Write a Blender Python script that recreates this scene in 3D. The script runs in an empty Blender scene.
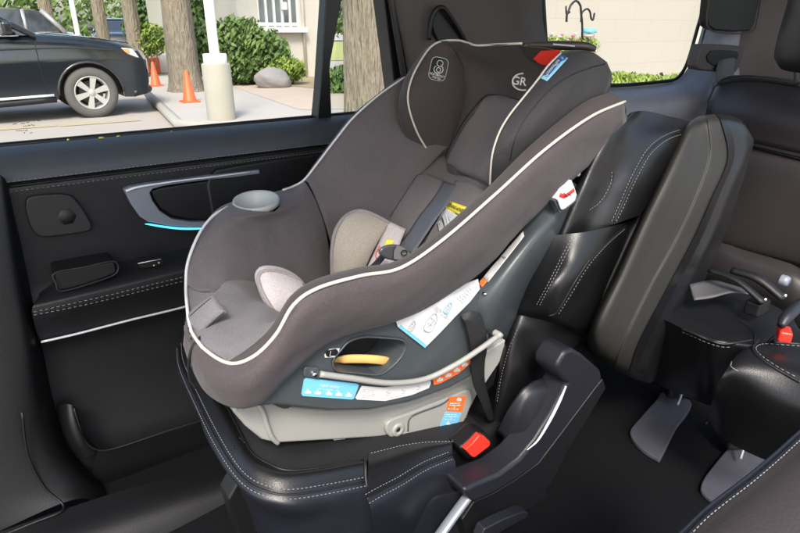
import bpy, bmesh, math, random
from mathutils import Vector, Matrix
from mathutils.bvhtree import BVHTree
random.seed(7)
D = bpy.data
SC = bpy.context.scene
COL = SC.collection
R = math.radians
# ------------------------------------------------------------------ camera measures
H = 1.28                      # camera height above the street
F = 578.0; PITCH = R(22.3); YAW = R(35.5)
CAM = Vector((0, 0, H))
def ray(x, y):
    r = x - 400; u = 266.5 - y
    fh = F*math.cos(PITCH) + u*math.sin(PITCH); z = -F*math.sin(PITCH) + u*math.cos(PITCH)
    return Vector((math.sin(YAW)*fh + math.cos(YAW)*r, math.cos(YAW)*fh - math.sin(YAW)*r, z))
def P(x, y, Y):               # a point of the plane across the car at distance Y
    d = ray(x, y); return CAM + d*(Y/d.y)
def PX(x, y, X):
    d = ray(x, y); return CAM + d*(X/d.x)
def PZ(x, y, Z):              # Z relative to camera height
    d = ray(x, y); return CAM + d*(Z/d.z)
def PS(x, y, z0, k, x0=.2):   # sloping plane of the seat cushion
    d = ray(x, y); return CAM + d*((z0 + k*x0)/(d.z + k*d.x))
# ------------------------------------------------------------------ materials
def new_mat(name):
    m = D.materials.new(name); m.use_nodes = True
    nt = m.node_tree; b = nt.nodes['Principled BSDF']
    return m, nt, b
def mat(name, col, rough=.5, metal=0, spec=.5, var=.12, vscale=30, bump=0, bscale=300, coat=0, sheen=0, btype='noise', emit=None, estr=0, stretch=None, rvar=.0):
    m, nt, b = new_mat(name)
    b.inputs['Roughness'].default_value = rough
    b.inputs['Metallic'].default_value = metal
    b.inputs['Specular IOR Level'].default_value = spec
    if coat: b.inputs['Coat Weight'].default_value = coat; b.inputs['Coat Roughness'].default_value = .08
    if sheen: b.inputs['Sheen Weight'].default_value = sheen; b.inputs['Sheen Roughness'].default_value = .5
    tc = nt.nodes.new('ShaderNodeTexCoord')
    src = tc.outputs['Object']
    if stretch:
        mp = nt.nodes.new('ShaderNodeMapping'); mp.inputs['Scale'].default_value = stretch
        nt.links.new(src, mp.inputs['Vector']); src = mp.outputs['Vector']
    n = nt.nodes.new('ShaderNodeTexNoise'); n.inputs['Scale'].default_value = vscale; n.inputs['Detail'].default_value = 4
    nt.links.new(src, n.inputs['Vector'])
    mx = nt.nodes.new('ShaderNodeMix'); mx.data_type = 'RGBA'
    c = list(col)
    mx.inputs[6].default_value = [v*(1-var) for v in c] + [1]
    mx.inputs[7].default_value = [min(1, v*(1+var)) for v in c] + [1]
    nt.links.new(n.outputs['Fac'], mx.inputs[0]); nt.links.new(mx.outputs[2], b.inputs['Base Color'])
    if rvar:
        mr = nt.nodes.new('ShaderNodeMapRange'); mr.inputs[3].default_value = rough - rvar; mr.inputs[4].default_value = rough + rvar
        nt.links.new(n.outputs['Fac'], mr.inputs[0]); nt.links.new(mr.outputs[0], b.inputs['Roughness'])
    if bump:
        if btype == 'voronoi':
            t = nt.nodes.new('ShaderNodeTexVoronoi'); out = t.outputs['Distance']
        elif btype == 'weave':
            t = nt.nodes.new('ShaderNodeTexWave'); t.inputs['Distortion'].default_value = .3; out = t.outputs['Fac']
            t.bands_direction = 'DIAGONAL'
        else:
            t = nt.nodes.new('ShaderNodeTexNoise'); t.inputs['Detail'].default_value = 3; out = t.outputs['Fac']
        t.inputs['Scale'].default_value = bscale
        nt.links.new(src, t.inputs['Vector'])
        bp = nt.nodes.new('ShaderNodeBump'); bp.inputs['Strength'].default_value = bump; bp.inputs['Distance'].default_value = .002
        nt.links.new(out, bp.inputs['Height']); nt.links.new(bp.outputs[0], b.inputs['Normal'])
    if emit:
        b.inputs['Emission Color'].default_value = list(emit) + [1]; b.inputs['Emission Strength'].default_value = estr
    return m
def wrinkle_mat(name, col, rough, sheen=.10, amp=.35):
    m, nt, b = new_mat(name)
    b.inputs['Roughness'].default_value = rough
    b.inputs['Sheen Weight'].default_value = sheen; b.inputs['Sheen Roughness'].default_value = .5
    b.inputs['Specular IOR Level'].default_value = .25
    tc = nt.nodes.new('ShaderNodeTexCoord')
    n = nt.nodes.new('ShaderNodeTexNoise'); n.inputs['Scale'].default_value = 9; n.inputs['Detail'].default_value = 3
    f = nt.nodes.new('ShaderNodeTexNoise'); f.inputs['Scale'].default_value = 380; f.inputs['Detail'].default_value = 2
    nt.links.new(tc.outputs['Object'], n.inputs['Vector']); nt.links.new(tc.outputs['Object'], f.inputs['Vector'])
    mx = nt.nodes.new('ShaderNodeMix'); mx.data_type = 'RGBA'
    mx.inputs[6].default_value = [v*.72 for v in col] + [1]; mx.inputs[7].default_value = [v*1.30 for v in col] + [1]
    nt.links.new(f.outputs['Fac'], mx.inputs[0]); nt.links.new(mx.outputs[2], b.inputs['Base Color'])
    b1 = nt.nodes.new('ShaderNodeBump'); b1.inputs['Strength'].default_value = amp; b1.inputs['Distance'].default_value = .02
    b2 = nt.nodes.new('ShaderNodeBump'); b2.inputs['Strength'].default_value = .35; b2.inputs['Distance'].default_value = .0015
    nt.links.new(n.outputs['Fac'], b1.inputs['Height']); nt.links.new(f.outputs['Fac'], b2.inputs['Height'])
    nt.links.new(b1.outputs[0], b2.inputs['Normal']); nt.links.new(b2.outputs[0], b.inputs['Normal'])
    return m
def glass_mat(name, tint=(.93,.95,.94), g=.06):
    m = D.materials.new(name); m.use_nodes = True; nt = m.node_tree; nt.nodes.clear()
    o = nt.nodes.new('ShaderNodeOutputMaterial'); t = nt.nodes.new('ShaderNodeBsdfTransparent'); t.inputs[0].default_value = list(tint)+[1]
    gl = nt.nodes.new('ShaderNodeBsdfGlossy'); gl.inputs['Roughness'].default_value = .02
    mx = nt.nodes.new('ShaderNodeMixShader'); lw = nt.nodes.new('ShaderNodeLayerWeight'); lw.inputs['Blend'].default_value = .12
    mt = nt.nodes.new('ShaderNodeMath'); mt.operation = 'MULTIPLY'; mt.inputs[1].default_value = .35
    nt.links.new(lw.outputs['Fresnel'], mt.inputs[0]); nt.links.new(mt.outputs[0], mx.inputs[0])
    nt.links.new(t.outputs[0], mx.inputs[1]); nt.links.new(gl.outputs[0], mx.inputs[2]); nt.links.new(mx.outputs[0], o.inputs[0])
    return m
M = {}
M['fab'] = wrinkle_mat('taupe_fabric', (.110,.097,.100), .75)
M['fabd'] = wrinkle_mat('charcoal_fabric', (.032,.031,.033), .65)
M['fabh'] = wrinkle_mat('headrest_fabric', (.058,.048,.047), .72, amp=.15)
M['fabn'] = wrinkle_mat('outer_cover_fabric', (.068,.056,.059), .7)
M['fabi'] = wrinkle_mat('headrest_insert', (.135,.117,.117), .75, amp=.15)
M['fabl'] = wrinkle_mat('lit_pan_fabric', (.16,.15,.157), .7)  # paler copy of the cover fabric, light on the pan in its colour
M['cream'] = wrinkle_mat('cream_fabric', (.35,.32,.27), .8, amp=.15)
M['lilac'] = wrinkle_mat('pale_fabric', (.45,.42,.425), .8, amp=.15)
M['pipe'] = mat('piping_cream', (.58,.53,.46), .55, bump=.2, bscale=800)
M['pipew'] = mat('piping_white', (.66,.655,.65), .5, bump=.2, bscale=800)
M['pipeG'] = wrinkle_mat('support_edging', (.26,.235,.235), .8, amp=.1)
M['web'] = mat('grey_webbing', (.10,.105,.125), .55, bump=.5, bscale=900, var=.15, vscale=400)
M['webk'] = mat('black_webbing', (.014,.014,.015), .5, bump=.5, bscale=900)
M['webg'] = mat('pale_webbing', (.07,.07,.075), .5, bump=.4, bscale=700)
M['shell'] = mat('slate_plastic', (.055,.064,.070), .36, bump=.12, bscale=700, rvar=.05)
M['shellL'] = mat('pale_grey_plastic', (.30,.30,.28), .45, bump=.1, bscale=600, var=.05, rvar=.05)
M['cup'] = mat('cup_holder_plastic', (.36,.38,.375), .4, var=.04)
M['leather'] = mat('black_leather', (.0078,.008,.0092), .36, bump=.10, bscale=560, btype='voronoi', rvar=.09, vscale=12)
M['leatherB'] = mat('black_leather_side', (.012,.0132,.0195), .38, bump=.10, bscale=560, btype='voronoi', rvar=.09, vscale=12)
M['leatherG'] = mat('dark_grey_leather', (.030,.026,.027), .42, bump=.12, bscale=380, btype='voronoi', rvar=.06, vscale=10)
M['leatherT'] = mat('brown_grey_leather', (.042,.034,.032), .5, bump=.12, bscale=380, btype='voronoi', rvar=.05, vscale=10)
M['perf'] = mat('perforated_leather', (.010,.010,.011), .6, bump=.25, bscale=900, btype='voronoi')
M['trim'] = mat('door_trim_plastic', (.012,.0125,.015), .52, bump=.25, bscale=500, rvar=.05)
M['trimU'] = mat('door_upper_trim_lit', (.046,.054,.065), .5, bump=.25, bscale=500, rvar=.05)  # bluish light from the window put into the door top's colour
M['trimD'] = mat('dark_trim_plastic', (.0052,.0053,.0066), .5, bump=.2, bscale=500)
M['pillar'] = mat('pillar_trim', (.062,.053,.052), .6, bump=.25, bscale=400, rvar=.04)
M['ledge'] = mat('quarter_trim', (.20,.21,.25), .5, bump=.2, bscale=400)
M['frame'] = mat('window_frame_black', (.006,.006,.007), .4)
M['arm'] = mat('armrest_plastic', (.018,.0172,.015), .58, bump=.25, bscale=500, rvar=.05)
M['armL'] = mat('bracket_plastic', (.014,.015,.020), .42, bump=.2, bscale=500)
M['silver'] = mat('satin_silver', (.82,.83,.86), .32, metal=.3, var=.03)
M['silverD'] = mat('dark_silver', (.24,.26,.31), .35, metal=.3, var=.05)
M['chrome'] = mat('chrome', (.85,.86,.88), .15, metal=1, var=.02)
M['amb'] = mat('ambient_lamp', (.1,.6,.8), .4, emit=(.06,.45,.70), estr=.7)
M['stitch'] = mat('grey_thread', (.24,.24,.25), .6, var=.05)
M['red'] = mat('red_plastic', (.72,.035,.02), .35, var=.06)
M['white'] = mat('label_white', (.60,.60,.595), .45, var=.03)
M['lgrey'] = mat('label_print_grey', (.33,.34,.36), .5, var=.1)
M['blue'] = mat('label_blue', (.17,.50,.74), .45, var=.04)
M['blueD'] = mat('label_navy', (.03,.09,.30), .45, var=.04)
M['orange'] = mat('label_orange', (.85,.16,.03), .45, var=.04)
M['yellow'] = mat('label_yellow', (.85,.72,.06), .5, var=.05)
M['strapY'] = mat('yellow_strap', (.72,.45,.14), .5, bump=.3, bscale=500)
M['black'] = mat('black_print', (.008,.008,.008), .5)
M['carpet'] = mat('carpet', (.006,.0063,.0075), .95, spec=.1, var=.5, vscale=500, bump=.8, bscale=700)
M['mat'] = mat('floor_plate', (.055,.055,.07), .7, bump=.6, bscale=500, var=.2, vscale=90)
M['glass'] = glass_mat('car_glass')
# ------------------------------------------------------------------ object helpers
def link(name, me, m=None, parent=None, smooth=True):
    me.name = name
    if m: me.materials.append(m)
    o = D.objects.new(name, me); COL.objects.link(o)
    if smooth:
        for p in me.polygons: p.use_smooth = True
    if parent:
        o.parent = parent; o.matrix_parent_inverse = Matrix.Translation(-wloc(parent))
    return o
def wloc(o):
    return Vector(o.location) if o.type == 'EMPTY' else Vector((0, 0, 0))
def thing(name, label, cat, loc, group=None):
    o = D.objects.new(name, None); COL.objects.link(o); o.location = loc; o.empty_display_size = .1
    tag(o, label, cat, group); return o
def tag(o, label=None, cat=None, group=None, kind=None):
    if label: o['label'] = label
    if cat: o['category'] = cat
    if group: o['group'] = group
    if kind: o['kind'] = kind
    return o
def from_data(name, vs, fs, m, parent=None, smooth=True):
    me = D.meshes.new(name); me.from_pydata([tuple(v) for v in vs], [], fs); me.update()
    return link(name, me, m, parent, smooth)
def cr(p0, p1, p2, p3, t):
    return .5*((2*p1) + (p2-p0)*t + (2*p0-5*p1+4*p2-p3)*t*t + (3*p1-p0-3*p2+p3)*t*t*t)
def spline(pts, n=8, closed=False):
    pts = [Vector(p) for p in pts]; out = []; L = len(pts)
    if L == 2 and not closed: return [pts[0].lerp(pts[1], i/n) for i in range(n+1)]
    for i in range(L if closed else L-1):
        if closed: a, b, c, d = pts[i-1], pts[i], pts[(i+1)%L], pts[(i+2)%L]
        else:
            b, c = pts[i], pts[i+1]
            a = pts[i-1] if i > 0 else b*2-c
            d = pts[i+2] if i+2 < L else c*2-b
        for k in range(n): out.append(cr(a, b, c, d, k/n))
    if not closed: out.append(pts[-1])
    return out
BV = {}
def grid_obj(name, G, m, parent=None, thick=0, puff=0, smooth=True, flip=False, face=None, wr=0):
    nr, nc = len(G), len(G[0])
    if puff:
        N = [[None]*nc for _ in range(nr)]
        for i in range(nr):
            for j in range(nc):
                a = G[min(i+1,nr-1)][j]-G[max(i-1,0)][j]; b = G[i][min(j+1,nc-1)]-G[i][max(j-1,0)]
                n = a.cross(b)
                if n.length > 1e-9: n.normalize()
                if n.dot(CAM-G[i][j]) < 0: n = -n
                u = abs(2*i/(nr-1)-1); v = abs(2*j/(nc-1)-1)
                N[i][j] = n*puff*((1-u**4)*(1-v**4))**.5
        G = [[G[i][j]+N[i][j] for j in range(nc)] for i in range(nr)]
    if wr:
        from mathutils import noise as nz
        for i in range(1, nr-1):
            for j in range(1, nc-1):
                q = G[i][j]; n = (G[i+1][j]-G[i-1][j]).cross(G[i][j+1]-G[i][j-1])
                if n.length > 1e-9:
                    f = min(1, 4*min(i, nr-1-i, j, nc-1-j)/min(nr, nc)*2)
                    G[i][j] = q + n.normalized()*wr*f*(nz.noise(Vector((q.x*9, q.y*9, q.z*16)))+.5*nz.noise(q*30))
    vs = [p for r in G for p in r]; fs = []
    for i in range(nr-1):
        for j in range(nc-1):
            fs.append((i*nc+j, i*nc+j+1, (i+1)*nc+j+1, (i+1)*nc+j))
    s = 0
    for f in fs[::max(1, len(fs)//60)]:
        n = (vs[f[1]]-vs[f[0]]).cross(vs[f[3]]-vs[f[0]]); c = ((face if face else CAM)-vs[f[0]]).normalized(); s += n.dot(c)
    if (s < 0) != flip: fs = [tuple(reversed(f)) for f in fs]
    o = from_data(name, vs, fs, m, parent, smooth)
    BV[o.name] = BVHTree.FromPolygons([tuple(v) for v in vs], fs)
    if thick:
        md = o.modifiers.new('s', 'SOLIDIFY'); md.thickness = thick; md.offset = -1
    return o
def patch(name, rows, m, parent=None, su=6, sv=6, **kw):
    rs = [spline(r, sv) for r in rows]
    cols = [spline([r[j] for r in rs], su) for j in range(len(rs[0]))]
    G = [[cols[j][i] for j in range(len(cols))] for i in range(len(cols[0]))]
    return grid_obj(name, G, m, parent, **kw)
def pp(rows): return [[P(*c) for c in r] for r in rows]
def on(o, pts, off=.001, Y=None):
    """points of a surface seen at the given pixels"""
    bv = BV[o.name]; out = []
    for (x, y) in pts:
        d = ray(x, y).normalized(); h = bv.ray_cast(CAM, d)
        if h[0] is None:
            h = bv.find_nearest(P(x, y, Y if Y else .65))
        out.append(h[0] - d*off)
    return out
def tube_data(pts, r, seg=8, closed=False, flat=1.0, up=None):
    vs, fs = [], []; n = len(pts)
    rr = r if isinstance(r, (list, tuple)) else [r]*n
    prev = None
    for i in range(n):
        t = (pts[(i+1)%n]-pts[i-1]) if closed else (pts[min(i+1,n-1)]-pts[max(i-1,0)])
        if t.length < 1e-9: t = Vector((1,0,0))
        t.normalize()
        if up is not None: a = Vector(up)
        elif prev is None: a = Vector((0,0,1)) if abs(t.z) < .9 else Vector((1,0,0))
        else: a = prev
        a = a - t*a.dot(t)
        if a.length < 1e-6: a = t.orthogonal()
        a.normalize(); prev = a; b = t.cross(a)
        for k in range(seg):
            q = 2*math.pi*k/seg
            vs.append(pts[i] + a*math.cos(q)*rr[i]*flat + b*math.sin(q)*rr[i])
    m = n if closed else n-1
    for i in range(m):
        for k in range(seg):
            j = (i+1) % n
            fs.append((i*seg+k, i*seg+(k+1)%seg, j*seg+(k+1)%seg, j*seg+k))
    if not closed:
        fs.append(tuple(reversed(range(seg)))); fs.append(tuple((n-1)*seg+k for k in range(seg)))
    return vs, fs
def tube(name, pts, r, m, parent=None, n=6, seg=8, closed=False, flat=1.0, up=None, sp=True):
    p = spline(pts, n, closed) if sp else [Vector(q) for q in pts]
    if isinstance(r, (list, tuple)) and len(r) != len(p):
        k = len(r)-1
        r = [r[min(int(i/(len(p)-1)*k), k-1)]*(1-(i/(len(p)-1)*k-min(int(i/(len(p)-1)*k), k-1))) + r[min(int(i/(len(p)-1)*k), k-1)+1]*(i/(len(p)-1)*k-min(int(i/(len(p)-1)*k), k-1)) for i in range(len(p))]
    v, f = tube_data(p, r, seg, closed, flat, up)
    return from_data(name, v, f, m, parent)
def stitches(name, lines, parent=None, dash=.0036, gap=.0030, r=.00055, m=None):
    V, Fc = [], []
    for pts in lines:
        p = spline(pts, 16); d = [0]
        for i in range(1, len(p)): d.append(d[-1]+(p[i]-p[i-1]).length)
        s = 0
        def at(s):
            i = 1
            lo, hi = 1, len(d)-1
            while lo < hi:
                mid = (lo+hi)//2
                if d[mid] < s: lo = mid+1
                else: hi = mid
            i = lo; t = (s-d[i-1])/max(1e-9, d[i]-d[i-1]); return p[i-1].lerp(p[i], min(1, max(0, t)))
        while s+dash < d[-1]:
            v, f = tube_data([at(s), at(s+dash)], r, 4); o = len(V)
            V += v; Fc += [tuple(k+o for k in q) for q in f]; s += dash+gap
    return from_data(name, V, Fc, m or M['stitch'], parent)
def ond(o, px, off=.001, Y=None):
    q = spline([Vector((x, y, 0)) for x, y in px], 6); return on(o, [(v.x, v.y) for v in q], off, Y)
def offs(pts, dv): return [p+Vector(dv) for p in pts]
def side(pts, w):     # offset a polyline sideways as seen from the camera
    out = []
    for i, p in enumerate(pts):
        t = pts[min(i+1,len(pts)-1)]-pts[max(i-1,0)]; n = t.cross(CAM-p).normalized(); out.append(p+n*w)
    return out
def prism(name, pts, d, m, parent=None, bevel=0, seg=3, smooth_n=0, limit=40):
    """outline (world points) pushed along vector d"""
    pts = spline(pts, smooth_n, True) if smooth_n else [Vector(p) for p in pts]
    n = len(pts); d = Vector(d)
    bm = bmesh.new()
    a = [bm.verts.new(p) for p in pts]; b = [bm.verts.new(p+d) for p in pts]
    bm.faces.new(a); bm.faces.new(list(reversed(b)))
    for i in range(n): bm.faces.new((a[i], b[i], b[(i+1)%n], a[(i+1)%n]))
    bmesh.ops.recalc_face_normals(bm, faces=bm.faces)
    me = D.meshes.new(name); bm.to_mesh(me); bm.free()
    o = link(name, me, m, parent, smooth=bool(bevel))
    if bevel:
        md = o.modifiers.new('b', 'BEVEL'); md.width = bevel; md.segments = seg; md.limit_method = 'ANGLE'; md.angle_limit = R(limit); md.harden_normals = True
    return o
def slab(name, px, Y0, Y1, m, parent=None, **kw):
    return prism(name, [P(x, y, Y0) for x, y in px], (0, Y1-Y0, 0), m, parent, **kw)
def box(name, c, s, m, parent=None, bevel=.005, rz=0, rot=None, seg=2):
    bm = bmesh.new(); bmesh.ops.create_cube(bm, size=1)
    for v in bm.verts: v.co = Vector((v.co.x*s[0], v.co.y*s[1], v.co.z*s[2]))
    mt = rot if rot else Matrix.Rotation(rz, 4, 'Z')
    bm.transform(Matrix.Translation(Vector(c)) @ mt)
    me = D.meshes.new(name); bm.to_mesh(me); bm.free()
    o = link(name, me, m, parent, smooth=bool(bevel))
    if bevel:
        md = o.modifiers.new('b', 'BEVEL'); md.width = bevel; md.segments = seg; md.harden_normals = True
    return o
def lathe(name, prof, c, m, parent=None, n=32, axis='Z', mt=None):
    vs, fs = [], []
    for i in range(n):
        a = 2*math.pi*i/n
        for (r, z) in prof:
            v = Vector((r*math.cos(a), r*math.sin(a), z))
            if axis == 'Y': v = Vector((v.x, v.z, v.y))
            if mt: v = mt @ v
            vs.append(v + Vector(c))
    k = len(prof)
    for i in range(n):
        for j in range(k-1):
            fs.append((i*k+j, ((i+1)%n)*k+j, ((i+1)%n)*k+j+1, i*k+j+1))
    o = from_data(name, vs, fs, m, parent)
    bm = bmesh.new(); bm.from_mesh(o.data); bmesh.ops.remove_doubles(bm, verts=bm.verts, dist=1e-6); bmesh.ops.recalc_face_normals(bm, faces=bm.faces); bm.to_mesh(o.data); bm.free()
    return o
def decal(name, surf, px, m, parent, off=.0012, thick=.0006, n=6, Y=None):
    """a label: four pixel corners laid onto a surface"""
    q = [Vector((x, y, 0)) for x, y in px]
    G = []
    for i in range(n+1):
        l = q[0].lerp(q[3], i/n); r = q[1].lerp(q[2], i/n)
        row = [l.lerp(r, j/n) for j in range(n+1)]
        G.append(on(surf, [(v.x, v.y) for v in row], off, Y))
    return grid_obj(name, G, m, parent, thick=thick)
def text(name, s, origin, ux, uy, h, m, parent=None, align='CENTER', ext=.0003):
    cu = D.curves.new(name, 'FONT'); cu.body = s; cu.align_x = align; cu.align_y = 'CENTER'; cu.size = 1; cu.extrude = 0; cu.offset = .014
    ob = D.objects.new(name, cu); COL.objects.link(ob)
    dg = bpy.context.evaluated_depsgraph_get()
    me = D.meshes.new_from_object(ob.evaluated_get(dg)); D.objects.remove(ob)
    ux = Vector(ux).normalized(); uz = ux.cross(Vector(uy)).normalized(); uy = uz.cross(ux)
    for v in me.vertices: v.co = Vector(origin) + ux*v.co.x*h + uy*v.co.y*h
    me.materials.clear()
    return link(name, me, m, parent, smooth=False)
def text_on(name, s, surf, pc, pr, hpx, m, parent, off=.002, Y=None, squeeze=1):
    """text centred on pixel pc, reading towards pixel pr"""
    c, r_, u = on(surf, [pc, pr, (pc[0]+(pr[1]-pc[1])*.5, pc[1]-(pr[0]-pc[0])*.5)], off, Y)
    scale = (c-CAM).length/F
    return text(name, s, c, r_-c, u-c, hpx*scale, m, parent)
def bars_on(name, surf, segs, wpx, m, parent, off=.002, Y=None):
    """printed lines on a label, each a thin strip between two pixels"""
    V, Fc = [], []
    for (a, b) in segs:
        pa, pb = on(surf, [a, b], off, Y); n = (pb-pa).cross(CAM-pa).normalized()*wpx*(pa-CAM).length/F/2
        o = len(V); V += [pa-n, pb-n, pb+n, pa+n]; Fc.append((o, o+1, o+2, o+3))
    return from_data(name, V, Fc, m, parent, smooth=False)
# flat plate carriers for decals on the shell
def plate_bvh(Y):
    vs = [Vector((-1, Y, -1)), Vector((3, Y, -1)), Vector((3, Y, 3)), Vector((-1, Y, 3))]
    return BVHTree.FromPolygons([tuple(v) for v in vs], [(0,1,2,3)])
def pon(o, rows, off=.002): return [on(o, r, off) for r in rows]
def print_rows(name, surf, q, rows, wpx, m, parent, off=.002, Y=None, seed=1, fill=.8):
    rr = random.Random(seed); q = [Vector((x, y, 0)) for x, y in q]; seg = []
    for i in range(rows):
        t = (i+.5)/rows; a = q[0].lerp(q[3], t); b = q[1].lerp(q[2], t); L_ = (b-a).length; u = 0; end = rr.uniform(.75, 1)
        while u < end:
            wd_ = rr.uniform(1.2, 4.5)/L_
            if rr.random() < fill: p0 = a.lerp(b, u); p1 = a.lerp(b, min(end, u+wd_)); seg.append(((p0.x, p0.y), (p1.x, p1.y)))
            u += wd_+.9/L_
    return bars_on(name, surf, seg, wpx, m, parent, off, Y)
class Pl:                      # an ideal plane to lay out flat labels on
    def __init__(s, n, Y): s.name = n; BV[n] = plate_bvh(Y)
# ================================================================== CHILD SEAT
cs = thing('child_seat', 'taupe and black convertible child car seat with cream piping strapped onto the black leather seat', 'child seat', P(385, 436, .83))
# ---- near outer cover -------------------------------------------------
low = [(183,345,.80),(190,365,.75),(206,393,.69),(234,408,.64),(262,403,.622),(288,376,.62),(315,352,.62),(345,336,.62),(395,322,.62),(436,303,.62),(482,270,.62),(522,229,.62),(557,195,.625),(600,153,.635),(627,122,.645)]
pip = [(187,305,.82),(190,330,.77),(203,348,.71),(228,363,.65),(252,357,.62),(275,335,.61),(293,305,.605),(318,288,.60),(360,276,.60),(400,268,.60),(442,240,.60),(494,195,.60),(544,150,.60),(590,117,.605),(624,102,.625)]
def mid(a, b, t, dY): return (a[0]+(b[0]-a[0])*t, a[1]+(b[1]-a[1])*t, a[2]+(b[2]-a[2])*t+dY)
rowsN = [pp([[mid(a, b, 0, .012) for a, b in zip(low, pip)]])[0],
         pp([[mid(a, b, .04, -.002) for a, b in zip(low, pip)]])[0],
         pp([[mid(a, b, .35, -.016) for a, b in zip(low, pip)]])[0],
         pp([[mid(a, b, .7, -.014) for a, b in zip(low, pip)]])[0],
         pp([pip])[0]]
near = patch('outer_cover', rowsN, M['fabn'], cs, thick=.004, su=8, sv=6, wr=.005)
# rolled rim above the piping and the inner wall behind it
edge = [(189,300,.825),(194,325,.775),(207,342,.715),(231,356,.66),(250,350,.64),(271,330,.64),(290,300,.64),(315,283,.645),(356,271,.65),(396,264,.645),(434,238,.64),(485,192,.64),(530,147,.64),(580,106,.65),(606,95,.67)]
rim0 = rowsN[4]; rim2 = pp([edge])[0]
rim1 = [a.lerp(b, .5)+Vector((0, 0, .007)) for a, b in zip(rim0, rim2)]
wall = [p+Vector((.01, .012, -.05)) for p in rim2]; wall2 = [p+Vector((.05, .03, -.13)) for p in rim2]
k0 = 3
rim2[3] = rim0[3]+Vector((.001,.002,0)); rim1[3] = rim0[3]+Vector((0,.001,.001)); wall[3] = rim0[3]+Vector((.003,.003,-.01)); wall2[3] = rim0[3]+Vector((.01,.006,-.03))
rimo = patch('rim_roll', [rim0[k0:], rim1[k0:], rim2[k0:], wall[k0:], wall2[k0:]], M['fabh'], cs, face=CAM+Vector((0,1.6,.6)))
BVrim = rimo
# end cap of the side wing
capc = [rim0[-1]+Vector((.004,.0,-.002)), rowsN[0][-1]]
wr = patch('wing_end', [[rowsN[4][-1], rowsN[3][-1], rowsN[2][-1], rowsN[0][-1]],
      [rowsN[4][-1]+Vector((.008,.03,.004)), rowsN[3][-1]+Vector((.010,.03,0)), rowsN[2][-1]+Vector((.008,.03,0)), rowsN[0][-1]+Vector((0,.03,0))],
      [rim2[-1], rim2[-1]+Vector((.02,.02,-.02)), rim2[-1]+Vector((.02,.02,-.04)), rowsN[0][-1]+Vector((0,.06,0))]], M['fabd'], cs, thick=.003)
# ---- far outer cover, the mirror of the near one ----------------------
farrim = pp([[(186,285,.885),(188,262,.925),(200,232,.965),(222,207,1.0),(255,197,1.035),(286,190,1.05),(303,180,1.055),(318,160,1.058),(334,139,1.06),(352,116,1.06),(378,94,1.06),(404,75,1.06),(432,66,1.055),(462,62,1.05)]])[0]
farlow = [Vector((p.x+.02+.07*(1-i/13), p.y+.012-.05*(1-i/13), p.z-.12-.10*i/13)) for i, p in enumerate(farrim)]
for i in range(4): farlow[i] = farrim[i]+Vector((.05, -.03, -.08))
fm = [Vector((a.x*.6+b.x*.4-.004, max(a.y, b.y)+.012, a.z*.6+b.z*.4)) for a, b in zip(farrim, farlow)]
for i in range(4): fm[i] = farrim[i]+Vector((.012, -.004, -.04))
fr1 = [p+Vector((-.002, .008, -.012)) for p in farrim]
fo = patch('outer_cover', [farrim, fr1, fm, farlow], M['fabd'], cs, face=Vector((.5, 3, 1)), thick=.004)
# ---- far arm bulge, inner side wall, pan, back ------------------------
arm = patch('arm_cover', pp([
  [(185,285,.885),(187,258,.93),(200,230,.968),(222,206,1.0),(258,196,1.035),(288,188,1.052),(303,180,1.056)],
  [(190,286,.868),(197,262,.905),(211,238,.925),(233,217,.935),(262,212,.94),(292,202,.985),(308,186,1.03)],
  [(197,290,.855),(212,264,.885),(228,244,.91),(250,230,.93),(274,222,.95),(302,214,.975),(318,206,1.0)],
  [(205,290,.845),(224,272,.865),(243,262,.885),(264,254,.905),(286,250,.925),(310,244,.945),(327,236,.97)],
  [(214,290,.84),(234,284,.85),(256,284,.865),(278,284,.88),(298,284,.90),(318,284,.92),(334,284,.945)]]), M['fab'], cs, thick=.006, wr=.003, su=16, sv=16)
sidew = patch('side_cover', pp([
  [(303,180,1.056),(318,160,1.058),(334,139,1.06),(352,116,1.06),(378,94,1.06),(404,75,1.06),(432,66,1.055),(462,62,1.05)],
  [(309,184,1.035),(323,168,1.04),(342,147,1.04),(362,126,1.045),(388,104,1.045),(414,86,1.045),(440,76,1.04),(468,72,1.04)],
  [(322,214,.99),(336,196,1.0),(358,172,1.005),(380,150,1.01),(404,130,1.01),(425,112,1.01),(448,98,1.01),(476,90,1.01)],
  [(332,248,.965),(345,232,.965),(366,205,.968),(388,180,.97),(410,156,.97),(432,136,.97),(455,118,.975),(482,104,.98)],
  [(334,292,.94),(350,275,.93),(372,240,.935),(394,208,.94),(418,178,.94),(440,155,.945),(462,135,.95),(488,116,.96)]]), M['fab'], cs, thick=.006, wr=.004)
pan = patch('seat_pan', pp([
  [(186,284,.887),(205,279,.875),(232,276,.868),(262,284,.868),(300,292,.88),(336,296,.90)],
  [(186,300,.84),(210,296,.83),(236,292,.82),(265,298,.82),(304,312,.82),(342,318,.82)],
  [(191,326,.78),(214,318,.77),(240,314,.75),(268,312,.74),(300,330,.74),(340,332,.74)],
  [(204,346,.713),(220,343,.70),(240,338,.69),(262,326,.68),(288,318,.675),(330,322,.68)],
  [(228,361,.655),(238,358,.65),(250,349,.645),(270,328,.64),(296,300,.64),(340,290,.65)]]), M['fabl'], cs, thick=.005, su=7, wr=.007)
back = patch('back_cover', pp([
  [(334,290,.95),(370,300,.84),(400,300,.70)],
  [(352,262,.955),(395,270,.84),(430,270,.69)],
  [(374,225,.955),(420,232,.84),(462,235,.69)],
  [(400,185,.960),(446,190,.845),(494,194,.69)],
  [(428,150,.99),(474,165,.88),(520,170,.72)]]), M['fabi'], cs, thick=.03)
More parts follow.
